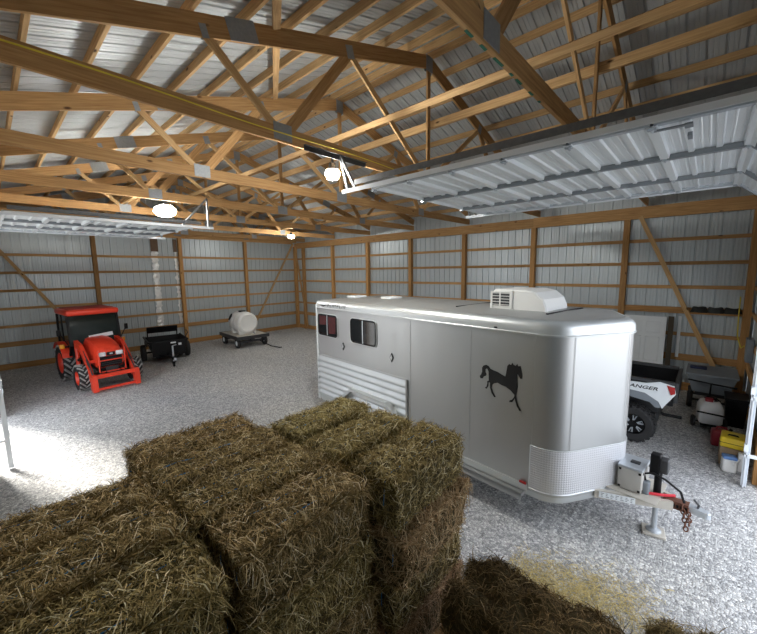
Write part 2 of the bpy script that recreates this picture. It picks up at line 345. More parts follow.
# carriers (headers) under the trusses
thing('header_beam', MB().bar((PX[0]-.7, -.10, 4.64), (PX[5]+.0, -.10, 4.64), .05, .30), 'wood', 'long header beam on the wall behind the trailer, towards the far corner', 'beam')
thing('header_beam', MB().bar((PX[5], -.105, 4.65), (XF-.1, -.105, 4.65), .055, .31), 'wood', 'knotty header beam along the right wall under the open door', 'beam')
thing('header_beam', MB().bar((.02, -.2, 4.86), (.02, YL+.1, 4.86), .045, .22), 'wood', 'header beam across the top of the wall behind the tractor', 'beam')
thing('header_beam', MB().bar((.3, YL+.1, 4.66), (XF-.2, YL+.1, 4.66), .06, .3), 'wood', 'header beam above the left doorway', 'beam')
# diagonal wall braces
def brace(p0, p1, label, m='wood_pale'): thing('wall_brace', MB().bar(p0, p1, .10, .04, (1, 0, 0) if abs(p0[0]-p1[0]) < .05 else (0, 1, 0)), m, label, 'brace')
brace((.13, -.25, 4.75), (.13, -2.95, .25), 'diagonal brace on the end wall above the white tank')
brace((.13, -12.1, 4.75), (.13, -9.35, .05), 'diagonal brace on the end wall behind the tractor')
brace((.17, -.14, 4.6), (1.13, -.14, .1), 'steep diagonal brace beside the far corner post', 'wood')
brace((16.02, -.14, 4.55), (18.0, -.14, .15), 'long diagonal brace on the right wall above the corner clutter')

# ------------------------------------------------------------------ roof trusses
TX = [.12, .95, 3.44, 5.93, 8.41, 10.92, 13.39, 16.14, 18.2]
BOT = 4.92
TL = ['far gable truss against the end wall', 'second truss from the far end wall', 'third truss from the far end wall', 'fourth truss from the far end wall', 'truss over the middle of the barn, fifth from the far end', 'sixth truss from the far end, past the hanging lamp',
      'large truss carrying the yellow cable and the track bracket', 'nearest truss with green lumber marks', 'gable truss above the big doorway']
def plate(mb, x, y, z, w_, h_):
    for s in (-1, 1): mb.bb(x+s*.0225-.0035, x+s*.0225+.0035, y-w_/2, y+w_/2, z-h_/2, z+h_/2)
YB = [-9.39, RIDGE_Y, -3.01]; YT = [-10.29, -8.2, -4.2, -2.11]
def truss(x, label):
    root = empty('roof_truss', (x, 0, 0), 0, label, 'truss', 'roof trusses')
    th = .038
    e0, e1 = YL+.12, -.02
    MB().bar((0, e0, chord_z(e0)), (0, RIDGE_Y+.03, RIDGE_Z), th, .215, (0, -.3, 1)).build('top_chord', 'wood', root)
    MB().bar((0, RIDGE_Y-.03, RIDGE_Z), (0, e1, chord_z(e1)), th, .215, (0, .3, 1)).build('top_chord', 'wood', root)
    MB().bar((0, e0, BOT), (0, e1, BOT), th+.002, .185).build('bottom_chord', 'wood', root)
    for (a, b, w_) in ((YT[0], YB[0], .09), (YT[1], YB[0], .14), (YT[1], YB[1], .09), (YT[2], YB[1], .09), (YT[2], YB[2], .14), (YT[3], YB[2], .09)):
        p0 = Vector((0, a, chord_z(a)-.06)); p1 = Vector((0, b+(-.12 if a < b else .12)*(1 if b == RIDGE_Y else .6), BOT+.05)); d = (p1-p0).normalized()
        MB().bar(p0, p1, .032, w_, (0, -d.z, d.y)).build('web', 'wood_pale' if w_ < .1 else 'wood', root)
    MB().bar((0, RIDGE_Y, RIDGE_Z-.05), (0, RIDGE_Y, BOT+.03), .035, .09, (0, 1, 0)).build('king_post', 'wood', root)
    for (y, z, w_, h_) in [(YB[0], BOT+.03, .26, .2), (YB[1], BOT+.03, .3, .22), (YB[2], BOT+.03, .26, .2), (RIDGE_Y, RIDGE_Z-.05, .2, .26)]:
        q = MB(); plate(q, 0, y, z, w_, h_); q.build('gusset_plate', 'plate', root)
    for y, w_, h_, dz in [(y, .13, .17, -.05) for y in (YT[1], YT[2])]+[(y, .07, .13, -.06) for y in (YT[0], YT[3])]+[(-9.86, .34, .225, 0), (-2.54, .34, .225, 0)]:
        q = MB()
        for s in (-1, 1): q.bar((s*.0225, y-w_/2, chord_z(y-w_/2)+dz), (s*.0225, y+w_/2, chord_z(y+w_/2)+dz), .007, h_)
        q.build('gusset_plate', 'plate', root)
    return root
first = None
for i, x in enumerate(TX):
    if first is None: first = truss(x, TL[0])
    else:
        c = dup(first); c.location = (x, 0, 0); c['label'] = TL[i]
    if i == 7: near = c
    if i == 6: cabt = c
# green lumber marks along the near truss
for y, ln in ((-9.72, .10), (-9.5, .09), (-9.28, .16), (-8.98, .06), (-8.85, .12), (-8.55, .10), (-8.3, .05)):
    gm = MB().bb(-.0215, .0, y, y+ln, BOT-.096, BOT-.07+.01*math.sin(y*9)).build('paint_mark', 'green', near); gm['label'] = 'green paint smear on the lower edge'
cb = MB(); cb.tube([(.026, y, BOT+.03+.012*math.sin(y*2.1)-.012*(y+10)) for y in [-12+.25*k for k in range(20)]], .008, 6)
tag(cb.build('power_cable', 'ycable'), 'thin yellow cable running along the truss chord', 'cable').location = (13.39, 0, 0)
# lateral braces running lengthwise over the webs
def lat(y, z, x0, x1, label, m='wood_pale', w_=.04, h_=.09, up=(0, 0, 1)): thing('roof_brace', MB().bar((x0, y, z), (x1, y, z), w_, h_, up), m, label, 'brace', 'lengthwise roof braces')
lat(-7.42, 5.66, .2, 18.1, 'lengthwise brace on the webs left of the ridge', h_=.09, up=(0, -.6, .8))
lat(-6.13, 5.92, .2, 18.1, 'lengthwise brace along the king posts below the ridge', h_=.13)
lat(-5.0, 5.66, .2, 18.1, 'lengthwise brace on the webs right of the ridge', h_=.07, up=(0, .6, .8))
# X bracing towards the far end
lat(-9.45, 5.06, .2, 8.5, 'lengthwise board lying on the bottom chords over the tractor', h_=.04, w_=.09)
lat(-3.05, 5.06, .2, 10.9, 'lengthwise board lying on the bottom chords over the trailer', h_=.04, w_=.09)
for x0, x1, y0, y1, nm in ((10.96, 13.36, -7.90, -9.38, 'slanting short brace under the purlins between the sixth truss and the cable truss'), (13.42, 16.1, -9.42, -11.08, 'slanting short brace under the purlins between the cable truss and the nearest truss')):
    thing('roof_brace', MB().bar((x0, y0, chord_z(y0)+.09), (x1, y1, chord_z(y1)+.09), .09, .038, (0, -SLOPE, 1)), 'wood_pale', nm, 'brace')
# purlins
PY = [.12]+[.58+.602*k for k in range(10)]
for side, nm in ((-1, 'left'), (1, 'right')):
    for k, d in enumerate(PY):
        y = RIDGE_Y+side*d
        z = chord_z(y)+(.118+.062)/COS
        thing('roof_purlin', MB().bar((.0, y, z), (XF-.05, y, z), .038, .124, (0, side*.0, 1)), 'wood_pale', f'roof purlin on the {"slope over the hay" if side < 0 else "slope over the trailer"}, {NTH[k]} down from the ridge', 'purlin', 'roof purlins')

# ------------------------------------------------------------------ overhead doors
def panel_section(mb, x0, x1, y0, y1, z0, z1, n=3):
    """one ribbed section: pans run across the door (y); slopes from z0 at x0 to z1 at x1"""
    prof = [(0, 0), (.03, -.0)]
    step = (x1-x0)/n
    pr = [(0, -.045), (.035, -.045), (.042, 0)]
    for k in range(n):
        a = k*step
        if k: pr += [(a-.03, 0), (a-.02, -.02), (a+.02, -.02), (a+.03, 0)]
        pr += [(a+step*.33, 0), (a+step*.36, -.004), (a+step*.42, -.004), (a+step*.45, 0), (a+step*.62, 0), (a+step*.65, -.004), (a+step*.7, -.004), (a+step*.73, 0)]
    pr += [(x1-x0-.042, 0), (x1-x0-.035, -.045), (x1-x0, -.045)]
    pr.sort(key=lambda q: q[0])
    L_ = x1-x0
    pt = lambda s, h, y: (x0+s, y, z0+(z1-z0)*s/L_+h)
    a = mb.add([pt(s, h, y0) for s, h in pr]); b = mb.add([pt(s, h, y1) for s, h in pr]); n_ = len(pr)
    c = mb.add([pt(s, .03, y0) for s, h in (pr[0], pr[-1])]); d = mb.add([pt(s, .03, y1) for s, h in (pr[0], pr[-1])])
    for i in range(n_-1): mb.face((a+i, b+i, b+i+1, a+i+1))
    mb.face((c, c+1, d+1, d)); mb.face((a, c, d, b)); mb.face((a+n_-1, b+n_-1, d+1, c+1))
def overhead_door(name, label, x_end, edges, stiles, y0, y1, z, xw, dz, loc, rz, trackx, struts):
    root = empty(name, loc, rz, label, 'garage door', kind='structure')
    pts = []
    for i, (x0, x1, z0, z1) in enumerate(edges):
        sec = MB(); panel_section(sec, x0, x1, y0, y1, z0, z1); sec = sec.build('door_section', 'door', root, fix=False)
        for ys in stiles:
            s = MB(); s.bar((x0+.02, ys, z0-.03), (x1-.02, ys, z1-.03), .06, .05); s.build('stile', 'stile', sec)
        for ys in (y0+.03, y1-.03):
            s = MB(); s.bar((x0+.01, ys, z0-.015), (x1-.01, ys, z1-.015), .06, .045); s.build('end_stile', 'galv', sec)
        h = MB()
        for ys in stiles+[y0+.06, y1-.06]: h.box((x0, ys, z0-.05), (.06, .045, .02)).tube([(x0-.0, ys-.035, z0-.06), (x0, ys+.035, z0-.06)], .012, 6)
        h.build('hinge', 'galv', sec)
    for ys in (y0-.06, y1+.06):
        xs = xw-.12; r = .38; zt = z-.02
        path = [(trackx, ys, zt), (xs-r, ys, zt)]+[(xs-r+r*math.sin(a), ys, zt-r+r*math.cos(a)) for a in [PI/2*k/6 for k in range(1, 7)]]+[(xs, ys, .02)]
        t = MB()
        for p0, p1 in zip(path, path[1:]): t.bar(p0, p1, .05, .012, (0, 0, 1) if abs(p1[2]-p0[2]) < .3 else (1, 0, 0)); t.bar((p0[0], ys-.024*(1 if ys < (y0+y1)/2 else -1), p0[2]), (p1[0], ys-.024*(1 if ys < (y0+y1)/2 else -1), p1[2]), .008, .055, (0, 0, 1) if abs(p1[2]-p0[2]) < .3 else (1, 0, 0))
        t.bar((xs+.03, ys+(.05 if ys > (y0+y1)/2 else -.05), .02), (xs+.03, ys+(.05 if ys > (y0+y1)/2 else -.05), zt-r), .008, .11, (0, 1, 0))
        t.build('track', 'pwhite', root)
        a = MB(); a.bar((trackx+.25, ys, zt+.075), (xs-r, ys, zt+.075), .05, .006); a.bar((trackx+.25, ys-.022, zt+.095), (xs-r, ys-.022, zt+.095), .006, .07)
        a.build('track_angle', 'angle', root)
        b = MB()
        for zz in (.5, 1.35, 2.2, 3.1): b.box((xs+.055, ys, zz), (.16, .05, .04)); b.box((xs-.02, ys, zz+.12), (.03, .07, .10))
        b.build('track_bracket', 'pwhite', root)
        q = MB()
        for (p0, p1) in struts: q.bar((p0[0], ys, p0[1]), (p1[0], ys, p1[1]), .035, .035)
        if struts: q.build('hanger', 'angle', root)
    sh = MB().tube([(xw-.1, y0-.1, z+.33), (xw-.1, y1+.1, z+.33)], .03, 10); sh.build('torsion_shaft', 'galv', root)
    return root
ZR = 4.36
e = [(14.0+.61*k, 14.0+.61*(k+1), ZR, ZR) for k in range(6)]+[(17.66, 18.1, ZR, ZR-.36)]
e = [(x0, x1, z0, z1) for x0, x1, z0, z1 in e]
dr = overhead_door('door_1', 'raised white ribbed overhead door above the trailer nose', 14., e, [-7.22, -5.98], -8.42, -5.0, ZR, 18.2, 0, (0, 0, 0), 0, 13.5, [((13.6, ZR), (13.45, 4.86)), ((13.75, ZR), (13.45, 4.86))])
h = MB().bb(17.25, 17.3, -8.38, -8.28, ZR-.075, ZR-.06).bb(17.26, 17.29, -8.12, -8.0, ZR-.09, ZR-.06).bb(17.05, 17.25, -8.33, -8.29, ZR-.06, ZR-.05); h.build('slide_lock', 'stile', dr)
b = MB().bar((13.44, -9.1, 4.83), (13.44, -7.95, 4.83), .006, .07).bar((13.455, -9.1, 4.862), (13.455, -7.95, 4.862), .04, .006); tag(b.build('hanger_angle', 'dark_metal'), 'dark perforated angle iron bolted to the truss by the lamp', 'bracket')
ZL = 4.24
# the second door opens from the wall behind the camera: its own x runs away from that wall
eL = [(.62+.58*k, .62+.58*(k+1)) for k in range(5)]
dl = overhead_door('door_2', 'raised white overhead door hanging over the tractor bay', 0, [(-x1, -x0, ZL, ZL) for x0, x1 in eL][::-1], [6.95, 8.05], 5.93, 9.01, ZL, -.18, 0, (0, YL, 0), -PI/2, -3.95, [((-3.85, ZL), (-3.85, ZL+.62)), ((-3.3, ZL), (-3.85, ZL+.62))])

# ------------------------------------------------------------------ hay
def hay_body(lx, ly, lz, seed, rough=.025, r=.05):
    """flaked, rough block of pressed hay; long along y"""
    mb = MB(); M_ = 20
    rg = random.Random(seed)
    rings = []
    sec = []
    nx, nz = 8, 7
    for i in range(nx): sec.append((-1+2*i/nx, -1))
    for i in range(nz): sec.append((1, -1+2*i/nz))
    for i in range(nx): sec.append((1-2*i/nx, 1))
    for i in range(nz): sec.append((-1, 1-2*i/nz))
    def P(a, b, t):
        x, y, z = a*lx/2, t*ly/2, b*lz/2
        # round the edges
        q = Vector((x, y, z)); inner = Vector((max(-lx/2+r, min(lx/2-r, x)), max(-ly/2+r, min(ly/2-r, y)), max(-lz/2+r, min(lz/2-r, z))))
        d = q-inner
        if d.length > r: q = inner+d.normalized()*r
        n = noise.noise_vector(q*5+Vector((seed*3.7, 0, 0)))*rough + noise.noise_vector(q*16+Vector((0, seed*1.3, 0)))*rough*.6
        fl = -.010*abs(math.sin(y*PI/.1+seed))
        return q+n+(q-Vector((0, y, 0)))*fl*4
    ts = [-1+2*k/M_ for k in range(M_+1)]
    for t in ts: rings.append([P(a, b, t) for a, b in sec])
    ends = []
    mb.loft(rings, True, False, True)
    for t, ring0 in ((-1, 0), (1, len(rings)-1)):
        for sc in (.66, .33):
            k = mb.add([P(a*sc, b*sc, t) for a, b in sec]); n = len(sec)
            prev = ring0*n if sc == .66 else last
            for i in range(n): mb.face((prev+i, prev+(i+1) % n, k+(i+1) % n, k+i), None, True)
            last = k
        mb.face([last+i for i in range(len(sec))])
    return mb, lambda a, b, t: P(a, b, t)
def blades(mb, tones, n, sampler, rg, L0=.07, L1=.17, wd=.0045, lift=.3, along=None, lim=None):
    for _ in range(n):
        p, nm = sampler(rg)
        t = Vector((rg.gauss(0, 1), rg.gauss(0, 1), rg.gauss(0, 1)))
        if along is not None: t += along*rg.choice((-1.2, 1.2))
        t = t-nm*t.dot(nm)
        if t.length < .1: continue
        t.normalize(); t = (t+nm*abs(rg.gauss(0, lift))*.8).normalized()
        s = t.cross(nm); s = s.normalized() if s.length > .01 else t.orthogonal().normalized()
        ln = rg.uniform(L0, L1); w_ = wd*rg.uniform(.6, 1.3)
        droop = -nm*ln*rg.uniform(.05, .4)+Vector((0, 0, -ln*rg.uniform(0, .22)))
        p = p+nm*.004
        q0, q1, q2 = p-t*ln*.25, p+t*ln*.35+nm*.006, p+t*ln*.9+droop
        s2 = (s+nm*rg.uniform(-.8, .8)).normalized()*w_/2
        k = mb.add([q0-s2, q0+s2, q1-s2, q1+s2, q2-s2*.5, q2+s2*.5])
        if lim:
            for q in range(k, k+6): v = mb.v[q]; mb.v[q] = Vector((max(-lim[0], min(lim[0], v.x)), max(-lim[1], min(lim[1], v.y)), max(-lim[2], min(lim[3], v.z))))
        mb.face((k, k+1, k+3, k+2)); mb.face((k+2, k+3, k+5, k+4)); tn = min(1, max(0, rg.gauss(.42, .30))); tones += [tn]*6
def straw_obj(mb, tones, m, name, parent):
    o = mb.build(name, m, parent, fix=False)
    a = o.data.attributes.new('tone', 'FLOAT', 'POINT'); a.data.foreach_set('value', tones)
    return o
def make_bale(seed, lx, ly, lz, n, straw='straw', twine=True, rough=.017, hang=0, r=.05):
    mb, P = hay_body(lx, ly, lz, seed, rough, r); rg = random.Random(seed*11+3)
    root = empty('hay_bale')
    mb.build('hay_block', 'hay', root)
    sb = MB(); tones = []
    A = [lx*ly, ly*lz, ly*lz, lx*lz, lx*lz]
    def smp(rg):
        k = rg.choices(range(5), [A[0]*1.5, A[1], A[2], A[3], A[4]])[0]; u, v = rg.uniform(-1, 1), rg.uniform(-1, 1)
        if k == 0: return P(u, 1, v), Vector((0, 0, 1))
        if k == 1: return P(1, u, v), Vector((1, 0, 0))
        if k == 2: return P(-1, u, v), Vector((-1, 0, 0))
        if k == 3: return P(u, v, 1), Vector((0, 1, 0))
        return P(u, v, -1), Vector((0, -1, 0))
    lm = (lx/2+.026, ly/2+.026, lz/2, lz/2+.032)
    blades(sb, tones, n, smp, rg, .05, .14, lim=lm)
    if hang:      # long loose stalks that droop over the upper edge
        def edge(rg):
            k = rg.random()
            if k < .6: return P(1, .95, rg.uniform(-1, 1)), Vector((.8, 0, .6))
            return P(rg.uniform(-1, 1), .95, rg.choice((-1, 1))), Vector((0, 0, 1))
        blades(sb, tones, hang, edge, rg, .12, .24, .0045, .4, lim=(lm[0]+(.035 if hang > 400 else .006), lm[1]+.01, lm[2], lm[3]+.02))
    so = straw_obj(sb, tones, straw, 'loose_straw', root); so['kind'] = 'stuff'
    if twine:
        for s in (-1, 1):
            t = MB(); t.tube([P(s*.45, b, t_)+Vector(o) for b, t_, o in [(1, -1+.2*k, (0, 0, .001)) for k in range(11)]+[(0, 1, (0, .012, 0)), (-1, .9, (0, 0, -.005)), (-1, -.9, (0, 0, -.005)), (0, -1, (0, -.012, 0))]], .004, 5, True); t.build('twine', 'twine', root)
    return root
protoA = make_bale(1, .43, .94, .385, 5600, hang=300)
protoB = make_bale(2, .43, .94, .385, 5600, hang=300)
protoC = make_bale(3, .435, .85, .385, 5600, hang=900)
protoT = make_bale(4, .45, .94, .385, 4400, 'straw_tan', True, .04, 500)
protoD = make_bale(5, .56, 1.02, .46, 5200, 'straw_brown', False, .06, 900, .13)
used = set()
def place(pro, x, y, ztop, rz, label, group, h=.40):
    o = pro if pro.name not in used else dup(pro)
    used.add(pro.name); o.location = (x, y, ztop-h/2); o.rotation_euler = (rnd.uniform(-.012, .012), rnd.uniform(-.03, .03), rz)
    tag(o, label, 'hay bale', group); return o
G1 = 'hay bales of the top layer'
tops = [
 (protoB, 14.70, -9.93, 1.80, .03, 'green hay bale on top of the stack, farthest back, below the trailer windows', 0),
 (protoA, 15.24, -9.93, 1.79, -.02, 'green hay bale on top, middle of the three nearest the trailer', 0),
 (protoB, 15.80, -9.90, 1.80, .04, 'green hay bale on top at the corner nearest the trailer nose', PI),
 (protoB, 14.22, -10.98, 1.79, -.02, 'rough hay bale on top at the edge facing the tractor', PI),
 (protoA, 14.71, -10.96, 1.80, .02, 'rough hay bale on top, second in from the tractor side', PI),
 (protoB, 15.19, -10.93, 1.80, .0, 'golden hay bale with blue twine in the middle of the stack top', 0),
 (protoC, 15.67, -10.93, 1.80, -.01, 'shaggy hay bale with drooping stalks in the middle of the front', 0),
 (protoC, 14.70, -11.91, 1.78, .0, 'dark green hay bale on top at the left frame edge, farthest back there', 0),
 (protoC, 15.19, -11.91, 1.80, .01, 'golden hay bale on top between two green ones at the left', 0),
 (protoC, 15.68, -11.92, 1.79, .0, 'shaggy greenish hay bale on top, nearest the camera at lower left', 0),
]
TN = ['second', 'third', 'bottom']
for pr_, x, y, z, rz, lb, fl in tops:
    place(pr_, x, y, z, rz+fl, lb, G1)
low = [(15.80, -9.90, 'the trailer-nose corner of the stack'), (15.67, -10.93, 'the shaggy middle front bale'), (15.68, -11.93, 'the shaggy bale nearest the camera'), (15.24, -9.93, 'the middle bale nearest the trailer'), (14.70, -9.93, 'the farthest back top bale'), (14.22, -10.98, 'the bale edge facing the tractor'), (14.71, -10.96, 'the second bale from the tractor side'), (15.19, -10.93, 'the golden bale in the middle'), (14.70, -11.91, 'the dark green bale at the left'), (15.19, -11.91, 'the golden bale at the left')]
for j, (x, y, nm) in enumerate(low):
    for k in range(3):
        z = 1.385-.41*k
        if j == 0: p_ = protoT if k == 0 else (protoA if k == 1 else protoT)
        elif j == 1: p_ = (protoC, protoA, protoC)[k]
        elif y < -11.5: p_ = protoC
        else: p_ = (protoA, protoB, protoC)[(j+k) % 3]
        dx = (.05 if k == 0 else -.02) if j == 0 else (.02 if j < 3 else 0)
        place(p_, x+dx, y+(.015 if k == 1 else 0), z, (PI if (j+k) % 2 and j > 2 else 0)+(.05 if j == 0 and k == 0 else 0), f'hay bale in the {TN[k]} layer down, under {nm}', 'hay bales of the lower layers')
pl = MB()
for i in range(6): pl.box((15.05, -12.1+i*.49, .115), (2.0, .1, .02))
for x in (14.1, 14.6, 15.1, 15.6, 15.98): pl.bb(x-.03, x+.03, -12.35, -9.5, 0, .105)
thing('pallet', pl, 'wood_post', 'wooden pallet deck under the hay stack', 'pallet')
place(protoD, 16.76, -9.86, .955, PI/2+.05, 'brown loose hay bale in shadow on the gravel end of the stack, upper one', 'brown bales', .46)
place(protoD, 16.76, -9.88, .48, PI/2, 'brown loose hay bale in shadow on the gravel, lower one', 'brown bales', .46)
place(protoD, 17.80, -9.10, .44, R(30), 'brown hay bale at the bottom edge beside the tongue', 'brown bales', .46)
# straw litter strewn on the gravel
sb = MB(); tones = []; rg = random.Random(5)
def fl(rg):
    while True:
        t = rg.random(); p = Vector((16.05+1.2*t+rg.gauss(0, .16), -8.72+.50*t+rg.gauss(0, .20), .012))
        if p.x > 16.08 and p.y > -9.6: return p, Vector((0, 0, 1))
blades(sb, tones, 2600, fl, rg, .04, .12, .004, .1)
o = straw_obj(sb, tones, 'litter', 'straw_litter', None); tag(o, 'yellow straw litter strewn over the gravel by the hay stack', 'straw', kind='stuff')

# ------------------------------------------------------------------ horse trailer
TR = empty('horse_trailer', (11.25, -7.29, 0), R(-5.68), 'silver aluminium bumper-pull horse trailer with black horse emblem', 'trailer')
W_, U1, UN = 1.95, 5.09, 5.58
def fillet(pts, rads, n=8):
    out = []
    m = len(pts)
    for i in range(m):
        p = Vector(pts[i]); a = Vector(pts[i-1]); b = Vector(pts[(i+1) % m]); r = rads[i]
        if r <= 0: out.append(p); continue
        d0, d1 = (a-p).normalized(), (b-p).normalized(); p0, p1 = p+d0*r, p+d1*r
        for k in range(n+1):
            t = k/n; out.append((1-t)**2*p0+2*t*(1-t)*p+t*t*p1)
    return out
PL = [(0, 0), (U1, 0), (UN, W_/2), (U1, W_), (0, W_)]
def outline(off=0.):
    c = Vector((2.6, W_/2))
    pts = fillet(PL, [.06, .27, .17, .27, .06])
    if off == 0: return pts
    out = []; m = len(pts)
    for i, p in enumerate(pts):
        t = (pts[(i+1) % m]-pts[i-1]).normalized(); out.append(p+Vector((t.y, -t.x))*off)
    return out
o0 = outline()
def ring(off, z): return [Vector((p.x, p.y, z)) for p in outline(off)]
MB().loft([ring(0, .46), ring(0, 2.46)]).build('body', 'alu', TR)
MB().loft([ring(-.1, .38), ring(-.02, .38), ring(-.012, .46), ring(-.1, .46)], True, True).build('floor_rail', 'alu_trim', TR)
prof = [(.0, 2.43), (.020, 2.432), (.022, 2.45), (.014, 2.458), (.012, 2.50)]+[(.012-.11*(1-math.cos(a)), 2.50+.11*math.sin(a)) for a in [PI/2*k/6 for k in range(1, 7)]]
MB().loft([ring(a, z) for a, z in prof], True, False).build('roof_rail', 'alu_trim', TR)
rings = []
base = ring(-.098, 2.611)
for f, z in ((1, 2.611), (.8, 2.622), (.5, 2.636), (.2, 2.644)): rings.append([Vector((2.7+(p.x-2.7)*(1-(1-f)*.32), W_/2+(p.y-W_/2)*f, z)) for p in base])
MB().loft(rings, True, True).build('roof', 'alu_roof', TR)
# roof seams (dark sealant strips)
for (a, b) in (((4.72, .46), (4.78, 1.5)), ((3.3, .5), (3.32, 1.5))):
    MB().bar((a[0], a[1], 2.64), (b[0], b[1], 2.64), .03, .012).build('roof_seam', 'black', TR)
# nose tread plate
ii = [i for i, p in enumerate(o0) if p.x >= 4.79]
dp = MB(); off = .008
oo = outline(off); seq = [Vector((4.79, -off))]+[oo[i] for i in ii]+[Vector((4.79, W_+off))]
acc = 0; ks = []
for i, p in enumerate(seq):
    if i: acc += (p-seq[i-1]).length
    ks.append((dp.add([(p.x, p.y, .50), (p.x, p.y, 1.06)]), acc))
for (k0, a0), (k1, a1) in zip(ks, ks[1:]): dp.face((k0, k1, k1+1, k0+1), [(a0, 0), (a1, 0), (a1, .56), (a0, .56)], True)
dp.build('tread_plate', 'diamond', TR)['label'] = 'diamond tread plate wrapped round the nose'
ed = MB(); ed.tube([(p.x, p.y, 1.06) for p in seq], .006, 5); ed.tube([(p.x, p.y, .50) for p in seq], .010, 5); ed.tube([(seq[0].x, seq[0].y, .5), (seq[0].x, seq[0].y, 1.06)], .006, 5); ed.build('plate_edging', 'alu_trim', TR)
# body seams with rivet lines
for u, z0 in ((2.76, .55), (3.9, .55), (4.79, 1.07)):
    s = MB(); s.bb(u-.012, u+.012, -.004, .002, z0, 2.44)
    for k in range(38): s.box((u, -.004, z0+.04+k*(2.36-z0)/38), (.007, .003, .007))
    s.build('body_seam', 'alu', TR)
for t in (.12, .86):
    p0 = Vector((U1, 0)).lerp(Vector((UN, W_/2)), t+.06); nrm = Vector((W_/2, -(UN-U1))).normalized(); p0 = p0+nrm*.003
    MB().tube([(p0.x, p0.y, 1.07), (p0.x, p0.y, 2.44)], .003, 5).build('nose_seam', 'alu', TR)
# windows
def window(u0, u1, z0, z1, red=None):
    def rr(a0, a1, b0, b1, r): return fillet([(a0, b0), (a1, b0), (a1, b1), (a0, b1)], [r]*4, 5)
    f = MB(); outer = rr(u0, u1, z0, z1, .09); f.prism([(p.x, p.y) for p in outer], lambda a, b, d: (a, d, b), -.016, .004); f = f.build('window', 'black', TR); f['label'] = 'tinted sliding side window' + (' with red inside' if red else '')
    um = (u0+u1)/2
    for a0, a1, nm in ((u0+.03, um-.012, 0), (um+.012, u1-.03, 1)):
        g_ = MB(); poly = rr(a0, a1, z0+.03, z1-.03, .04); g_.prism([(p.x, p.y) for p in poly], lambda a, b, d: (a, d, b), -.020, -.014); g_.build('pane', 'glass', f)
        if red:
            c = MB(); zt = z1-.04; zb = z1-.24 if nm == 0 else z0+.06
            c.prism([(a0+.04, zb), (a1-.03, zb+.02), (a1-.02, zt), (a0+.03, zt)], lambda a, b, d: (a, d, b), -.0215, -.0195); c.build('red_pattern', 'redcurtain', f)
    MB().bb(um-.012, um+.012, -.024, -.012, z0+.02, z1-.02).build('mullion', 'galv', f)
    MB().tube([(p.x, -.012, p.y) for p in rr(u0-.006, u1+.006, z0-.006, z1+.006, .09)], .009, 5, True).build('window_rim', 'alu_trim', f)
window(.05, .76, 1.86, 2.32, True); window(1.20, 1.95, 1.85, 2.32)
for u, z in ((.94, 1.72), (2.34, 1.735)):
    l = MB(); l.prism([(u-.045, z), (u, z-.08), (u+.045, z), (u, z+.08)], lambda a, b, d: (a, d, b), -.014, .002); l = l.build('tie_ring', 'dark_metal', TR)
    MB().prism([(u-.025, z), (u, z-.045), (u+.025, z), (u, z+.045)], lambda a, b, d: (a, d, b), -.022, -.012).build('ring_face', 'alu_trim', l)
# ribbed lower panel
pn = MB(); prz = []
z = .50
nb = 7
for k in range(nb):
    zz = .52+k*.125
    prz += [(zz, -.004), (zz+.02, -.030), (zz+.05, -.034), (zz+.08, -.024), (zz+.105, -.006)]
prz.append((1.41, -.004)); prz = [(z, y) for z, y in prz if z <= 1.415]
a = pn.add([(.03, y, z) for z, y in prz]); b = pn.add([(2.69, y, z) for z, y in prz])
for i in range(len(prz)-1): pn.face((a+i, b+i, b+i+1, a+i+1), None, True)
pn.build('ribbed_panel', 'alu_trim', TR)['label'] = 'ribbed extruded lower side panel'
MB().bb(2.685, 2.715, -.036, 0, .5, 1.42).bb(.02, 2.7, -.012, 0, 1.405, 1.43).build('panel_edge', 'alu', TR)
# fender and wheels
for side in (0, 1):
    y0 = -.14 if side == 0 else W_-.02; y1 = y0+.16
    poly = [(1.02, .62), (1.02, .74), (1.28, .95), (2.3, .95), (2.56, .74), (2.56, .62), (2.5, .62), (2.5, .72), (2.27, .90), (1.31, .90), (1.08, .72), (1.08, .62)]
    MB().prism(poly, lambda a, b, d: (a, d, b), y0, y1).build('fender', 'alu_trim', TR)
    for u in (1.40, 2.18):
        yc = -.02 if side == 0 else W_+.02; sg = -1 if side == 0 else 1
        w = MB().lathe([(.2, -.1), (.32, -.1), (.35, -.07), (.355, 0), (.35, .07), (.32, .1), (.2, .1), (.2, -.1)], (u, yc, .355), 'y', 30, False); w = w.build('wheel', 'rubber', TR)
        MB().lathe([(.0, sg*.07), (.06, sg*.09), (.07, sg*.06), (.17, sg*.05), (.205, sg*.10), (.21, 0)], (u, yc, .355), 'y', 24).build('rim', 'galv', w)
    MB().bb(1.0, 2.6, .16 if side == 0 else W_-.3, .3 if side == 0 else W_-.16, .3, .42).build('axle_beam', 'dark_metal', TR)
# side step
MB().bb(2.75, 4.74, -.10, .02, .385, .43).bb(2.75, 4.74, -.10, -.085, .345, .43).build('side_step', 'alu', TR)
MB().bb(.05, 4.77, -.022, .01, .44, .53).build('lower_rail', 'alu_trim', TR)
MB().rbox((4.72, -.022, .545), (.09, .02, .035), .008).build('marker_light', 'redlens', TR)['label'] = 'small red-orange marker light'
MB().rbox((4.28, -.013, 2.475), (.045, .02, .025), .008).build('clearance_light', 'dark_metal', TR)
MB().tube([(-.01, .0, .4), (-.01, .0, 2.5), (-.01, .06, 2.58)], .022, 6).build('rear_edge', 'white', TR)
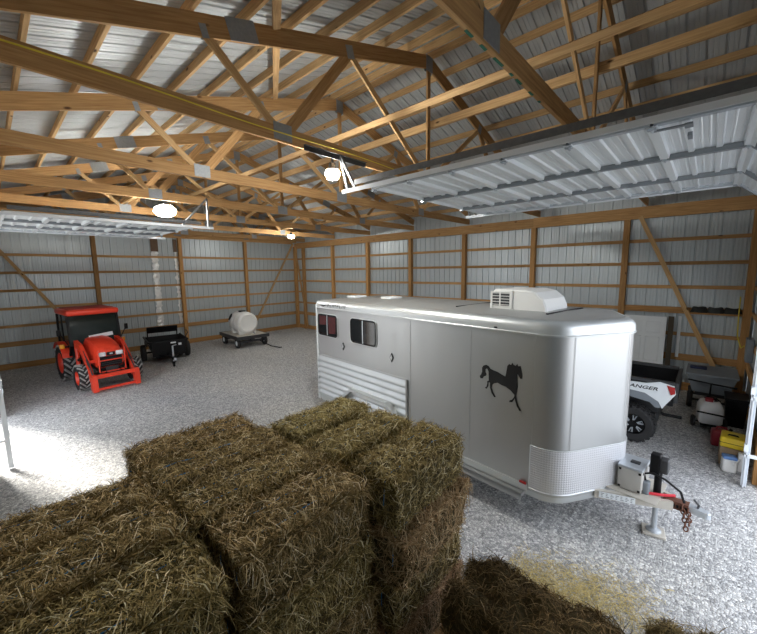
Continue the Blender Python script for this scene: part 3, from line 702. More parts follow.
# horse emblem (galloping horse, flat vinyl)
HX = [(80,318),(92,300),(98,280),(97,250),(108,232),(128,224),(146,230),(160,248),(185,256),(215,262),(245,276),(268,284),(272,262),(276,235),(280,205),(292,190),(305,196),(312,178),(322,192),(336,196),(346,180),(350,196),(368,192),(374,225),(380,262),(380,278),(368,280),(358,262),(350,250),(350,300),(354,340),(350,372),(346,405),(352,440),(362,470),(382,502),(370,506),(352,478),(340,440),(338,425),(330,440),(322,456),(300,462),(304,448),(318,440),(332,418),(334,402),(310,378),(275,358),(240,350),(215,340),(190,350),(178,362),(174,385),(184,415),(204,448),(194,453),(172,424),(160,385),(160,352),(150,348),(148,380),(136,402),(122,400),(134,386),(140,362),(138,345),(150,338),(148,300),(146,268),(136,250),(124,258),(124,280),(132,292),(128,306),(112,314),(104,330),(88,334)]
# photo crop -> trailer side: u 4.06..4.65, z 1.42..2.06
def hz(x, y): return (4.055+(x-78)/(384-78)*.605*(1.0+.0*(x-78)), 2.045-(y-178)/(506-178)*.60+ (x-230)/306*.02)
poly = [hz(*q) for q in HX]
bm = bmesh.new(); vs = [bm.verts.new((a, -.003, b)) for a, b in poly]; [bm.faces.new([vs[i] for i in t]) for t in tessellate_polygon([[Vector((a, b, 0)) for a, b in poly]])]
r_ = bmesh.ops.extrude_face_region(bm, geom=bm.faces[:]); bmesh.ops.translate(bm, vec=(0, -.003, 0), verts=[v for v in r_['geom'] if isinstance(v, bmesh.types.BMVert)]); bmesh.ops.recalc_face_normals(bm, faces=bm.faces[:])
me = bpy.data.meshes.new('horse_emblem'); bm.to_mesh(me); bm.free(); me.materials.append(M['decal']); o = bpy.data.objects.new('horse_emblem', me); C.objects.link(o); o.parent = TR; o['label'] = 'black prancing horse emblem'
def text(body, size, loc, rot, m, parent, name='lettering', shear=0., ext=.002, sx=1.):
    cu = bpy.data.curves.new(name, 'FONT'); cu.body = body; cu.size = size; cu.shear = shear; cu.extrude = ext; cu.align_x = 'LEFT'; cu.resolution_u = 3; cu.offset = size*.018
    t = bpy.data.objects.new(name, cu); C.objects.link(t); dg = bpy.context.evaluated_depsgraph_get(); me = bpy.data.meshes.new_from_object(t.evaluated_get(dg)); C.objects.unlink(t); bpy.data.objects.remove(t)
    me.materials.clear(); me.materials.append(M[m]); o = bpy.data.objects.new(name, me); C.objects.link(o); o.parent = parent; o.location = loc; o.rotation_euler = rot; o.scale = (sx, 1, 1); return o
lt = MB(); rg = random.Random(3); u = .44
for k in range(8):
    for (a0, b0, a1, b1) in [((0, 0, .012, .05), (.012, .045, .06, .05), (.008, .02, .05, .025)), ((0, 0, .012, .05), (0, 0, .05, .006)), ((0, 0, .012, .05), (.05, 0, .062, .05), (.012, .045, .06, .05)), ((.02, 0, .032, .05), (.0, .045, .062, .05))][k % 4]:
        lt.bar((u+a0, -.016, 2.485+b0), (u+a1, -.016, 2.485+b1), .003, .010, (-.7, 0, .7))
    u += .082
lt.build('lettering', 'decal', TR)['label'] = 'faded slanted dark lettering'
MB().prism([(.12, 2.515), (.28, 2.48), (.42, 2.53), (.27, 2.505)], lambda a, b, d: (a, d, b), -.018, -.013).build('swoosh', 'decal', TR)
# streak mark on the nose side
# roof air conditioner
ac = empty('air_conditioner', (4.20, 1.02, 2.640)); ac.parent = TR; ac.scale = (.94, 1, .95); ac['label'] = 'white rooftop air conditioner with louvred rear'
pf = [(-.45, .0), (-.45, .05), (-.40, .26), (-.36, .30), (.12, .30), (.28, .265), (.40, .17), (.45, .05), (.45, 0)]
MB().loft([[Vector((a*s, v, b*zs)) for a, b in pf] for v, s, zs in ((-.36, .96, .9), (-.34, 1, 1), (.34, 1, 1), (.36, .96, .9))], True, True, False).build('shroud', 'white_plastic', ac)
lv = MB(); lv.bb(-.40, -.10, -.372, -.355, .05, .25); lv = lv.build('grille', 'dark_metal', ac)
s = MB()
for k in range(5): s.bar((-.41, -.374, .065+k*.044), (-.09, -.374, .065+k*.044), .008, .009)
s.bb(-.27, -.25, -.378, -.37, .05, .26); s.bb(-.42, -.39, -.378, -.36, .03, .27); s.bb(-.10, -.06, -.378, -.36, .02, .28); s.build('louvre', 'white_plastic', lv)
MB().bb(-.43, .36, -.33, .33, -.01, .012).build('base_gasket', 'black', ac)
for u, v in ((.45, .75), (1.32, .98)):
    rv = MB().rbox((u, v, 2.655), (.30, .34, .05), .02).build('roof_vent', 'white', TR)
# tongue: A-frame, toolbox, jack, coupler
YC = W_/2
for s in (-1, 1):
    MB().bar((5.36 if True else 0, YC+s*.43, .46), (6.06, YC+s*.06, .47), .05, .10).build('tongue_rail', 'tongue', TR)
st = MB().bar((5.50, YC-.385, .515), (5.86, YC-.24, .475), .052, .05); 
MB().bb(5.45, 5.95, YC-.3, YC+.3, .515, .525).build('tongue_deck', 'tongue', TR)
stk = MB(); d = (Vector((6.06, YC-.06))-Vector((5.36, YC-.43))).normalized(); nn = Vector((d.y, -d.x))
pA, pB = Vector((5.40, YC-.415))+nn*.028, Vector((5.74, YC-.265))+nn*.028
stk.bar((pA.x, pA.y, .468), (pB.x, pB.y, .47), .004, .075); stk.build('sticker', 'white', TR)['label'] = 'white printed sticker strip'
lt = MB()
for k in range(7):
    for r_ in range(3):
        q = pA.lerp(pB, .06+k*.135)+nn*.003; q2 = pA.lerp(pB, .06+k*.135+(.05 if (k+r_) % 3 else .09))+nn*.003; z = .49-r_*.02
        lt.bar((q.x, q.y, z), (q2.x, q2.y, z), .002, .007)
lt.build('sticker_print', 'grey_plastic', TR)
bx = MB().rbox((5.66, YC-.03, .67), (.25, .36, .28), .015).build('tongue_box', 'greybox', TR); bx['label'] = 'grey metal box on the trailer tongue'
MB().rbox((5.66, YC-.03, .82), (.26, .37, .03), .012).build('lid', 'galv', bx)
MB().rbox((5.68, YC-.05, .842), (.10, .07, .025), .01).build('lid_latch', 'dark_metal', bx)
for z in (.56, .78):
    for y in (YC-.17, YC+.11): MB().box((5.787, y, z), (.006, .025, .025)).build('corner_bolt', 'black', bx)
    for u in (5.56, 5.76): MB().box((u, YC-.213, z), (.025, .006, .025)).build('corner_bolt', 'black', bx)
jk = MB().tube([(5.90, YC, .40), (5.90, YC, .84)], .038, 12); jk = jk.build('jack', 'black', TR); jk['label'] = 'black electric tongue jack with square motor head'
MB().rbox((5.87, YC-.02, .89), (.10, .11, .26), .015).build('jack_motor', 'black', jk)
MB().rbox((5.955, YC-.02, .90), (.08, .12, .17), .015).build('jack_switch_box', 'dark_metal', jk)
MB().tube([(5.90, YC, .03), (5.90, YC, .42)], .028, 12).lathe([(.08, .028), (.075, .05), (.03, .07)], (5.90, YC, 0), 'z', 16).build('jack_foot_tube', 'galv', jk)
thing('jack_pad', MB().rbox((0, 0, .018), (.23, .20, .034), .008), 'tongue', 'worn white wooden pad under the trailer jack foot', 'pad').location = Vector((11.25, -7.29, 0))+Matrix.Rotation(R(-5.68), 3, 'Z') @ Vector((5.90, YC, 0))
bpy.data.objects['jack_pad'].rotation_euler = (0, 0, R(10))
MB().rbox((5.81, YC-.10, .60), (.07, .10, .16), .02).build('breakaway_battery', 'grey_plastic', TR)
cp = MB().bar((5.97, YC, .475), (6.20, YC, .48), .11, .09).build('coupler_channel', 'rust', TR)
MB().bar((6.18, YC, .485), (6.36, YC, .47), .09, .07).lathe([(.0, .0), (.05, .0), (.045, .05), (.02, .06)], (6.34, YC, .44), 'z', 14).build('coupler', 'galv', TR)
MB().tube([(6.27, YC, .50), (6.28, YC, .55), (6.23, YC+.005, .60)], .012, 6).build('coupler_latch', 'dark_metal', TR)
sc_ = MB().bar((5.98, YC-.058, .475), (6.20, YC-.058, .48), .006, .07); sc_.build('side_plate', 'rust', TR)
s = MB()
for k in range(6): s.box((6.0+k*.035, YC-.063, .48), (.02, .006, .035))
s.build('plate_slot', 'black', TR)
rs = MB().tube([(5.84, YC-.10, .535), (5.96, YC-.06, .55), (6.06, YC+.05, .54)], .018, 6).build('red_strap', 'redstrap', TR)
MB().tube([(5.80, YC-.09, .66), (5.78, YC-.1, .76), (5.86, YC-.10, .80), (5.98, YC-.08, .76), (6.12, YC-.05, .66), (6.16, YC-.04, .54)], .013, 7).build('wiring_cable', 'black', TR)
ch = MB()
pts = [Vector((6.15+.01*k, YC-.075-.006*k, .50-.045*k)) for k in range(6)]
for k, p_ in enumerate(pts):
    ax = Vector((1, 0, 0)) if k % 2 else Vector((0, 1, 0)); ch.tube([p_+ax*.02*math.cos(t)+Vector((0, 0, .032))*math.sin(t) for t in [2*PI*i/10 for i in range(10)]], .008, 5, True)
pts = [Vector((6.20+.006*k, YC-.06-.01*k, .47-.03*k)) for k in range(5)]
for k, p_ in enumerate(pts):
    ax = Vector((1, 0, 0)) if k % 2 else Vector((0, 1, 0)); ch.tube([p_+ax*.02*math.cos(t)+Vector((0, 0, .03))*math.sin(t) for t in [2*PI*i/10 for i in range(10)]], .008, 5, True)
ch.build('safety_chain', 'rust', TR)

# ------------------------------------------------------------------ tractor (front = +x)
TC = empty('tractor', (3.12, -10.06, 0), R(4.5), 'orange-red compact tractor with cab and front loader arms', 'tractor')
def ag_wheel(x, y, r, w_, rr, label, lugs, rimm, sg):
    t = MB().lathe([(rr, -w_*.42), (r*.86, -w_*.5), (r*.93, -w_*.42), (r*.945, 0), (r*.93, w_*.42), (r*.86, w_*.5), (rr, w_*.42), (rr, -w_*.42)], (x, y, r), 'y', 32, False); t.cur = 1
    for k in range(lugs):
        for s in (-1, 1):
            a = 2*PI*(k+(.5 if s > 0 else 0))/lugs; a2 = a-.32*(.55/r)**.3
            def q(an, yy, rad): return Vector((x+rad*math.sin(an), y+yy, r+rad*math.cos(an)))
            p0, p1 = q(a, s*w_*.02, r*.965), q(a2, s*w_*.47, r*.955); t.bar(p0, p1, r*.085, r*.12, (p0-Vector((x, y, r))).normalized())
    t = t.build('wheel', ['rubber', 'lug'], TC)
    f = MB().lathe([(0, sg*w_*.12), (rr*.4, sg*w_*.14), (rr*.5, sg*w_*.05), (rr*.9, sg*w_*.12), (rr, sg*w_*.42), (rr*1.03, sg*w_*.44), (rr*1.03, -sg*w_*.3)], (x, y, r), 'y', 26); f.build('rim', rimm, t)
    return t
for s in (-1, 1):
    ag_wheel(0, s*.62, .56, .32, .31, '', 18, 'orange', s)
    ag_wheel(1.66, s*.63, .37, .25, .19, '', 15, 'orange', s)
ch = MB().bb(-.25, .55, -.28, .28, .38, .95).bb(.4, 2.0, -.15, .15, .35, .62).bb(1.6, 1.72, -.5, .5, .3, .42).bb(-.12, .12, -.5, .5, .46, .66); ch.build('chassis', 'dark_metal', TC)
# hood: lofted along x
def hood_ring(x, w_, zb, zt): 
    return [Vector((x, a*w_, zb+(zt-zb)*b)) for a, b in ((-1, 0), (-1, .45), (-.96, .75), (-.8, .93), (-.4, 1), (.4, 1), (.8, .93), (.96, .75), (1, .45), (1, 0))]
MB().loft([hood_ring(.72, .34, .70, 1.37), hood_ring(1.2, .335, .68, 1.34), hood_ring(1.6, .33, .64, 1.27), hood_ring(1.85, .32, .62, 1.17), hood_ring(1.98, .29, .60, 1.02)]).build('hood', 'orange', TC)
gr = MB().loft([[Vector((1.985, a*.26, .64+.28*b)) for a, b in ((-1, 0), (-1, 1), (1, 1), (1, 0))], [Vector((2.01, a*.24, .66+.24*b)) for a, b in ((-1, 0), (-1, 1), (1, 1), (1, 0))]], True, True, False).build('grille', 'black', TC)
s = MB()
for k in range(4): s.bb(2.005, 2.018, -.23, .23, .68+k*.055, .69+k*.055)
s.build('grille_bar', 'dark_metal', gr)
for sg in (-1, 1):
    MB().rbox((1.985, sg*.205, .985), (.07, .17, .12), .025).build('headlight', 'white', TC)
MB().rbox((2.0, 0, .985), (.05, .2, .10), .02).build('nose_badge', 'black', TC)
MB().bb(2.02, 2.026, -.035, .035, .965, 1.01).build('emblem', 'galv', TC)
MB().bb(1.2, 1.98, -.31, .31, .55, .68).build('side_cover', 'black', TC)
MB().tube([(2.06, -.31, .5), (2.06, -.31, .82), (2.06, .31, .82), (2.06, .31, .5)], .02, 8).tube([(2.06, -.31, .5), (2.06, .31, .5)], .02, 8).tube([(2.06, -.31, .66), (2.06, -.31, 1.12)], .018, 8).tube([(2.06, .31, .66), (2.06, .31, 1.12)], .018, 8).build('grille_guard', 'orange', TC)
# fenders
for sg in (-1, 1):
    f = MB(); n = 10
    ring_ = []
    for k in range(n+1):
        a = -.9+2.1*k/n; rr = .66; ring_.append([Vector((rr*math.sin(a), sg*.44, .56+rr*math.cos(a))), Vector((rr*math.sin(a), sg*.80, .56+rr*math.cos(a))), Vector(((rr-.03)*math.sin(a), sg*.80, .56+(rr-.03)*math.cos(a))), Vector(((rr-.03)*math.sin(a), sg*.44, .56+(rr-.03)*math.cos(a)))])
    f.loft(ring_, True, True, False).build('fender', 'orange', TC)
    MB().rbox((.46, sg*.76, 1.12), (.08, .12, .13), .02).build('turn_signal', 'amber', TC)
    MB().bar((.45, sg*.6, 1.1), (.45, sg*.76, 1.1), .04, .04).build('signal_arm', 'black', TC)
    MB().tube([(.62, sg*.64, 1.15), (.66, sg*.80, 1.50), (.66, sg*.80, 1.6)], .012, 6).rbox((.66, sg*.83, 1.55), (.04, .10, .18), .02).build('mirror', 'black', TC)
    st = MB().bb(.42, .75, sg*.42-.1, sg*.42+.1, .42, .46).bar((.6, sg*.42, .45), (.6, sg*.42, .7), .04, .04); st.build('step', 'black', TC)
# cab
cabp = [(-.45, .95), (.55, .8), (.78, 1.15), (.62, 2.02), (-.52, 2.02), (-.58, 1.2)]
for sg in (-1, 1):
    gl = MB().prism(cabp, lambda a, b, d: (a, d*sg, b), .60, .615); gl.build('side_glass', 'cabglass', TC)
    p = MB()
    for (a, b) in ((1, 2), (2, 3), (4, 5), (5, 0)): p.bar((cabp[a][0], sg*.61, cabp[a][1]), (cabp[b][0], sg*.61, cabp[b][1]), .06, .06)
    p.bar((.02, sg*.61, .9), (-.02, sg*.61, 2.02), .045, .045); p.build('cab_pillar', 'black', TC)
wg = MB().bar((.79, -.58, 1.18), (.79, .58, 1.18), .02, .02).loft([[Vector((.78, -.59, 1.17)), Vector((.78, .59, 1.17)), Vector((.63, .57, 2.02)), Vector((.63, -.57, 2.02))], [Vector((.79, -.59, 1.17)), Vector((.79, .59, 1.17)), Vector((.64, .57, 2.02)), Vector((.64, -.57, 2.02))]], True, True, False); wg.build('windshield', 'cabglass', TC)
MB().loft([[Vector((-.55, -.59, 1.17)), Vector((-.55, .59, 1.17)), Vector((-.50, .57, 2.02)), Vector((-.50, -.57, 2.02))], [Vector((-.56, -.59, 1.17)), Vector((-.56, .59, 1.17)), Vector((-.51, .57, 2.02)), Vector((-.51, -.57, 2.02))]], True, True, False).build('rear_glass', 'cabglass', TC)
MB().bb(-.5, .74, -.58, .58, .80, 1.12).build('cab_base', 'black', TC)
rf = MB().rbox((.07, 0, 2.10), (1.42, 1.30, .17), .06).build('cab_roof', 'orange', TC)
MB().rbox((.05, 0, 2.19), (1.2, 1.1, .04), .015).build('roof_hatch', 'orange_dull', rf)
MB().bar((.805, -.18, 1.34), (.79, .42, 1.40), .012, .11).build('reflective_strip', 'white', TC)['label'] = 'pale strip low on the windshield'
MB().rbox((-.1, 0, 1.25), (.3, .4, .6), .08).build('driver_seat', 'black', TC)
MB().tube([(.45+.02*math.sin(t), .17*math.cos(t), 1.45+.17*math.sin(t)) for t in [2*PI*k/16 for k in range(16)]], .015, 6, True).build('steering_wheel', 'black', TC)
# loader
for sg in (-1, 1):
    l = MB().tube([(.80, sg*.50, 1.15), (.80, sg*.50, .55)], .05, 8)
    l.build('loader_tower', 'orange', TC)
    path = [(.78, 1.22), (1.28, 1.14), (1.72, .80), (2.20, .22)]
    a = MB()
    a.loft([[Vector((x, sg*.50-.05, z-.085)), Vector((x, sg*.50+.05, z-.085)), Vector((x, sg*.50+.05, z+.085)), Vector((x, sg*.50-.05, z+.085))] for x, z in path], True, True, False)
    a.build('loader_arm', 'orange', TC)
    MB().tube([(.85, sg*.50, .72), (1.25, sg*.50, .86)], .035, 8).tube([(1.2, sg*.50, .85), (1.55, sg*.50, .93)], .02, 8).build('lift_cylinder', 'black', TC)
    MB().tube([(1.45, sg*.50, 1.06), (1.9, sg*.50, .72)], .03, 8).tube([(1.9, sg*.50, .72), (2.22, sg*.50, .44)], .018, 8).build('tilt_cylinder', 'dark_metal', TC)
    MB().prism([(2.14, .08), (2.14, .40), (2.22, .50), (2.32, .48), (2.36, .04), (2.24, .03)], lambda a, b, d: (a, d, b), sg*.50-.06, sg*.50+.06).build('coupler_plate', 'orange', TC)
MB().bar((2.26, -.5, .44), (2.26, .5, .44), .08, .10).bar((2.30, -.5, .10), (2.30, .5, .10), .07, .06).build('coupler_crossbar', 'orange', TC)
MB().bar((1.72, -.5, .78), (1.72, .5, .78), .07, .07).build('torque_tube', 'orange', TC)
h = MB()
for y in (-.2, -.12, .12, .2): h.tube([(1.75, y, .74), (1.95, y*1.3, .55), (2.2, y*1.5, .46)], .012, 6)
h.build('hydraulic_hose', 'black', TC)

# ------------------------------------------------------------------ manure spreader (front = +x)
SP = empty('manure_spreader', (2.42, -7.72, 0), R(-9), 'black two-wheeled tow-behind spreader cart beside the tractor', 'spreader')
bx = MB(); top = [(-.75, -.62), (.85, -.62), (.85, .62), (-.75, .62)]; bot = [(-.7, -.42), (.8, -.42), (.8, .42), (-.7, .42)]
bx.loft([[Vector((a, b, .20)) for a, b in bot], [Vector((a, b, .78)) for a, b in top], [Vector((a*.96, b*.95, .78)) for a, b in top], [Vector((a*.96, b*.95, .34)) for a, b in bot]], True, True, False); bx.build('hopper', 'black', SP)
MB().bar((-.75, -.62, .79), (.85, -.62, .79), .05, .05).bar((-.75, .62, .79), (.85, .62, .79), .05, .05).bar((.85, -.62, .79), (.85, .62, .79), .05, .05).build('hopper_rim', 'black', SP)
MB().bb(.84, .90, -.52, .52, .27, .80).build('front_board', 'black', SP)
MB().bar((-.50, -.52, 1.06), (-.50, .52, 1.06), .05, .24, (.35, 0, 1)).bar((-.6, -.5, .78), (-.52, -.5, 1.0), .04, .04).bar((-.6, .5, .78), (-.52, .5, 1.0), .04, .04).build('raised_flap', 'black', SP)
MB().tube([(.4, .62, .8), (.5, .7, 1.0), (.2, .7, 1.05)], .02, 6).build('lever', 'dark_metal', SP)
for sg in (-1, 1):
    w_ = MB().lathe([(.15, -.08), (.27, -.08), (.30, -.05), (.305, .0), (.30, .05), (.27, .08), (.15, .08), (.15, -.08)], (0, sg*.72, .305), 'y', 28, False).build('wheel', 'rubber', SP)
    MB().lathe([(0, sg*.05), (.06, sg*.06), (.08, sg*.02), (.15, sg*.04), (.16, sg*.07), (.16, 0)], (0, sg*.72, .305), 'y', 20).build('rim', 'brown', w_)
    MB().bb(-.3, .3, sg*.62-.02, sg*.62+.02, .56, .70).build('side_bracket', 'dark_metal', SP)
MB().bar((-.1, 0, .3), (1.95, 0, .34), .09, .09).bar((.8, -.35, .32), (1.5, 0, .33), .05, .06).bar((.8, .35, .32), (1.5, 0, .33), .05, .06).bar((0, -.7, .3), (0, .7, .3), .06, .06).build('drawbar', 'black', SP)
MB().tube([(1.62, .0, .2), (1.62, 0, .74)], .028, 8).tube([(1.62, 0, .74), (1.62, .12, .76)], .014, 6).build('stand_jack', 'galv', SP)
w_ = MB().lathe([(.0, -.03), (.08, -.03), (.09, 0), (.08, .03), (0, .03)], (1.62, 0, .09), 'y', 18).bar((1.62, -.04, .1), (1.62, -.04, .26), .02, .015).bar((1.62, .04, .1), (1.62, .04, .26), .02, .015); w_.build('jack_wheel', 'black', SP)
MB().bb(.902, .908, .05, .22, .70, .755).build('label_plate', 'white', SP)
MB().rbox((.93, .34, .66), (.04, .10, .08), .01).build('reflector', 'white', SP)
MB().rbox((1.98, 0, .34), (.14, .08, .08), .02).build('hitch', 'galv', SP)

# ------------------------------------------------------------------ tank cart (front = +x)
CT = empty('flat_cart', (2.22, -4.46, 0), R(-4), 'four-wheeled flat farm cart carrying the white tank', 'cart')
MB().bb(-.98, .95, -.70, .70, .45, .515).build('deck', 'tongue', CT)
f = MB().bb(-1.0, .97, -.72, -.67, .38, .52).bb(-1.0, .97, .67, .72, .38, .52).bb(.94, .99, -.72, .72, .38, .52).bb(-1.02, -.97, -.72, .72, .38, .52).bb(-.9, .9, -.08, .08, .3, .38).bb(.68, .76, -.6, .6, .2, .28).bb(-.76, -.68, -.6, .6, .2, .28).bb(.68, .76, -.05, .05, .28, .44).bb(-.76, -.68, -.05, .05, .28, .44); f.build('frame', 'dark_metal', CT)
for x in (-.72, .72):
    for sg in (-1, 1):
        w_ = MB().lathe([(.11, -.06), (.19, -.06), (.21, -.035), (.215, 0), (.21, .035), (.19, .06), (.11, .06), (.11, -.06)], (x, sg*.60, .215), 'y', 26, False).build('wheel', 'rubber', CT)
        MB().lathe([(0, sg*.06), (.04, sg*.06), (.05, sg*.04), (.10, sg*.045), (.115, sg*.06), (.115, 0)], (x, sg*.60, .215), 'y', 20).build('rim', 'white', w_)
MB().tube([(1.0, .25, .26), (1.6, .5, .06), (2.02, .66, .04)], .022, 7).tube([(2.02, .60, .04), (2.04, .74, .04)], .02, 7).build('pull_handle', 'black', CT)
TK = empty('water_tank', (2.30, -4.52, .517), R(-4), 'white plastic drum-shaped water tank lying on the farm cart', 'tank')
pr = [(.0, -.60), (.30, -.60), (.43, -.55), (.47, -.45), (.47, -.22), (.485, -.20), (.485, -.14), (.47, -.12), (.47, .12), (.485, .14), (.485, .20), (.47, .22), (.47, .42), (.44, .52), (.36, .57), (.33, .555), (.0, .56)]
MB().lathe([(r, h) for r, h in pr], (0, 0, .50), 'x', 40).build('tank_body', 'white_plastic', TK)
for x in (-.34, .34): MB().prism([(-.36, 0), (.36, 0), (.42, .34), (.30, .12), (-.30, .12), (-.42, .34)], lambda a, b, d: (d, a, b), x-.07, x+.07).build('tank_leg', 'white_plastic', TK)
MB().lathe([(.0, .0), (.14, .0), (.15, .02), (.15, .06), (.0, .07)], (-.05, 0, .955), 'z', 22).build('lid', 'black', TK)
hb = MB().lathe([(0, -.012), (.16, -.012), (.16, 0)], (0, 0, 0), 'y', 22).build('dark_recess', 'black', TK); hb.location = (-.36, -.405, .74); hb.rotation_euler = (R(-28), 0, 0); hb.scale = (.7, 1, 1)
MB().tube([(.57, .2, .08), (.64, .2, .08), (.66, .2, .03)], .025, 8).build('drain_valve', 'grey_plastic', TK)

# ------------------------------------------------------------------ utility vehicle (rear = +x), parked behind the trailer nose
UV = empty('utility_vehicle', (16.69, -3.52, 0), 0., 'white side-by-side utility vehicle with black cargo bed behind the trailer', 'vehicle')
def knob_wheel(x, y, r, w_, sg):
    t = MB().lathe([(r*.56, -w_*.45), (r*.84, -w_*.5), (r*.92, -w_*.42), (r*.93, 0), (r*.92, w_*.42), (r*.84, w_*.5), (r*.56, w_*.45), (r*.56, -w_*.45)], (x, y, r), 'y', 32, False)
    for k in range(22):
        for j, yy in enumerate((-.36, -.12, .12, .36)):
            a = 2*PI*(k+.5*(j % 2))/22; p = Vector((x+r*.93*math.sin(a), y+yy*w_, r+r*.93*math.cos(a))); d = (p-Vector((x, y+yy*w_, r))).normalized(); tg = Vector((d.z, 0, -d.x))
            t.bar(p-tg*r*.065, p+tg*r*.065, w_*.17, r*.14, d)
    t = t.build('wheel', 'rubber', UV)
    f = MB().lathe([(r*.57, -sg*w_*.3), (r*.57, sg*w_*.40), (r*.53, sg*w_*.40), (r*.50, sg*w_*.2), (0, sg*w_*.2)], (x, y, r), 'y', 26).build('rim', 'black', t)
    s = MB()
    for k in range(6):
        a = 2*PI*k/6+.2
        def q(an, rad, yy): return Vector((x+rad*math.sin(an), y+sg*yy, r+rad*math.cos(an)))
        y0 = w_*.34
        s.tube([q(a-.16, r*.20, y0), q(a-.2, r*.46, y0), q(a+.12, r*.48, y0), q(a+.05, r*.24, y0)], .011, 5, True)
    s.build('spoke', 'galv', t)
for x in (-.04, -2.05):
    for sg in (-1, 1): knob_wheel(x, sg*.66, .345, .27, sg)
# bed
b = MB()
b.loft([[Vector((a, c, z)) for a, c in ((-.75, -.66), (.50, -.66), (.50, .66), (-.75, .66))] for z in (.78, .84)], True, True, False)
b.bb(-.78, -.72, -.68, .68, .8, 1.18).build('bed_floor', 'black', UV)
for sg in (-1, 1):
    prof_ = [(-.80, 1.16), (-.55, 1.20), (-.2, 1.13), (.10, 1.14), (.30, 1.20), (.50, 1.16), (.53, 1.02), (.40, .80), (.36, .72), (.30, .84), (.1, .96), (-.25, .99), (-.80, .99)]
    MB().prism(prof_, lambda a, c, d: (a, d, c), sg*.70-.02, sg*.70+.02).build('bed_side', 'white', UV)
    MB().prism([(-.80, 1.0), (.1, .965), (.29, .85), (.34, .73), (.26, .72), (.18, .80), (-.2, .86), (-.8, .88)], lambda a, c, d: (a, d, c), sg*.69-.02, sg*.69+.02).build('wheel_arch', 'grey_plastic', UV)
    MB().bar((-.8, sg*.66, 1.19), (.5, sg*.66, 1.19), .09, .05).build('bed_rail', 'dark_metal', UV)
    MB().prism([(.40, 1.16), (.51, 1.14), (.52, 1.03), (.46, 1.0)], lambda a, c, d: (a, d, c), sg*.72-.015, sg*.72+.015).build('tail_light', 'redlens', UV)
MB().bb(-.78, .50, -.675, -.655, .84, 1.17).bb(-.78, .50, .655, .675, .84, 1.17).bb(.495, .503, -.65, .65, .84, 1.19).bb(-.715, -.70, -.65, .65, .84, 1.19).build('bed_liner', 'black', UV)
MB().bar((.53, -.64, 1.02), (.53, .64, 1.02), .05, .36).build('tailgate', 'dark_metal', UV)
text('RANGER', .085, (-.22, -.722, 1.035), (PI/2, 0, 0), 'decal', UV, 'lettering', .25, sx=1.5)
MB().bb(-2.2, .3, -.35, .35, .36, .5).bb(-.1, .25, -.45, .45, .34, .5).tube([(-1.95, -.6, .34), (-1.95, .6, .34)], .035, 8).tube([(.08, -.6, .34), (.08, .6, .34)], .04, 8).bb(-.4, .3, -.3, .3, .5, .8).build('frame', 'dark_metal', UV)
MB().bb(-1.75, -.8, -.66, .66, .40, .62).bb(-.95, -.78, -.6, .6, .62, .95).build('body_tub', 'white', UV)
MB().rbox((-1.0, -.3, .82), (.5, .5, .16), .05).rbox((-1.0, .3, .82), (.5, .5, .16), .05).rbox((-.84, -.3, 1.1), (.14, .48, .55), .05).rbox((-.84, .3, 1.1), (.14, .48, .55), .05).build('seat', 'black', UV)
MB().loft([[Vector((-1.65, a*.62, z)) for a, z in ((-1, .62), (-1, .98), (1, .98), (1, .62))], [Vector((-2.1, a*.58, z)) for a, z in ((-1, .6), (-1, .95), (1, .95), (1, .6))], [Vector((-2.45, a*.45, z)) for a, z in ((-1, .5), (-1, .78), (1, .78), (1, .5))]], True, True, False).build('front_cowl', 'white', UV)
cg = MB()
for sg in (-1, 1): cg.tube([(-.80, sg*.66, .8), (-.82, sg*.60, 1.85), (-1.5, sg*.58, 1.87), (-1.85, sg*.62, .98)], .028, 8)
cg.tube([(-.82, -.6, 1.85), (-.82, .6, 1.85)], .028, 8).tube([(-1.5, -.58, 1.87), (-1.5, .58, 1.87)], .028, 8).build('roll_cage', 'black', UV)
MB().tube([(.2, .1, .42), (.35, .1, .36), (.62, .1, .36)], .03, 8).build('hitch_receiver', 'black', UV)
thing('folded_strap', MB().tube([(16.0, -3.5, .875), (16.2, -3.7, .90), (16.45, -3.55, .90), (16.7, -3.3, .875)], .03, 6), 'hose', 'dark folded strap lying in the black cargo bed', 'strap')

# ------------------------------------------------------------------ right corner
# white six-panel door leaning at the wall
dk = empty('panel_door', (16.30, -.30, .02), 0, 'white six-panel door slab leaning against the right wall', 'door'); dk.rotation_euler = (R(-5), 0, 0)
d = MB().bb(-.46, .46, -.02, .02, 0, 1.9).build('door_slab', 'white', dk)
for i in range(2):
    for z0, z1 in ((.15, .60), (.72, 1.35), (1.47, 1.75)):
        x0 = -.36+i*.40
        q = MB().tube([(x0, -.022, z0), (x0+.30, -.022, z0), (x0+.30, -.022, z1), (x0, -.022, z1)], .012, 6, True).bb(x0+.04, x0+.26, -.027, -.018, z0+.04, z1-.04); q.build('raised_panel', 'white', dk)
thing('dark_plank', MB().bb(16.80, 16.91, -.22, -.17, .0, 1.94), 'darkplank', 'dark brown plank standing beside the white door slab', 'plank')
thing('paper_strip', MB().bb(16.98, 17.05, -.008, .0, .86, 1.94), 'white', 'torn white paper strip taped beside the dark plank', 'paper')
# coiled hoses on the shelf
for k in range(3):
    hs = MB()
    for j in range(5): hs.tube([(17.37+.30*k+(.15-.008*j)*math.cos(t), -.055+(.07-.004*j)*math.sin(t), 2.085+.026*j+.014*math.sin(t*2+k)) for t in [2*PI*i/18 for i in range(18)]], .019, 6, True)
    thing('coiled_hose', hs, 'hose', f'dark coiled hose on the wall shelf, {["next to the diagonal brace", "between two other coils", "nearest the right corner"][k]}', 'hose', 'hoses on the shelf')
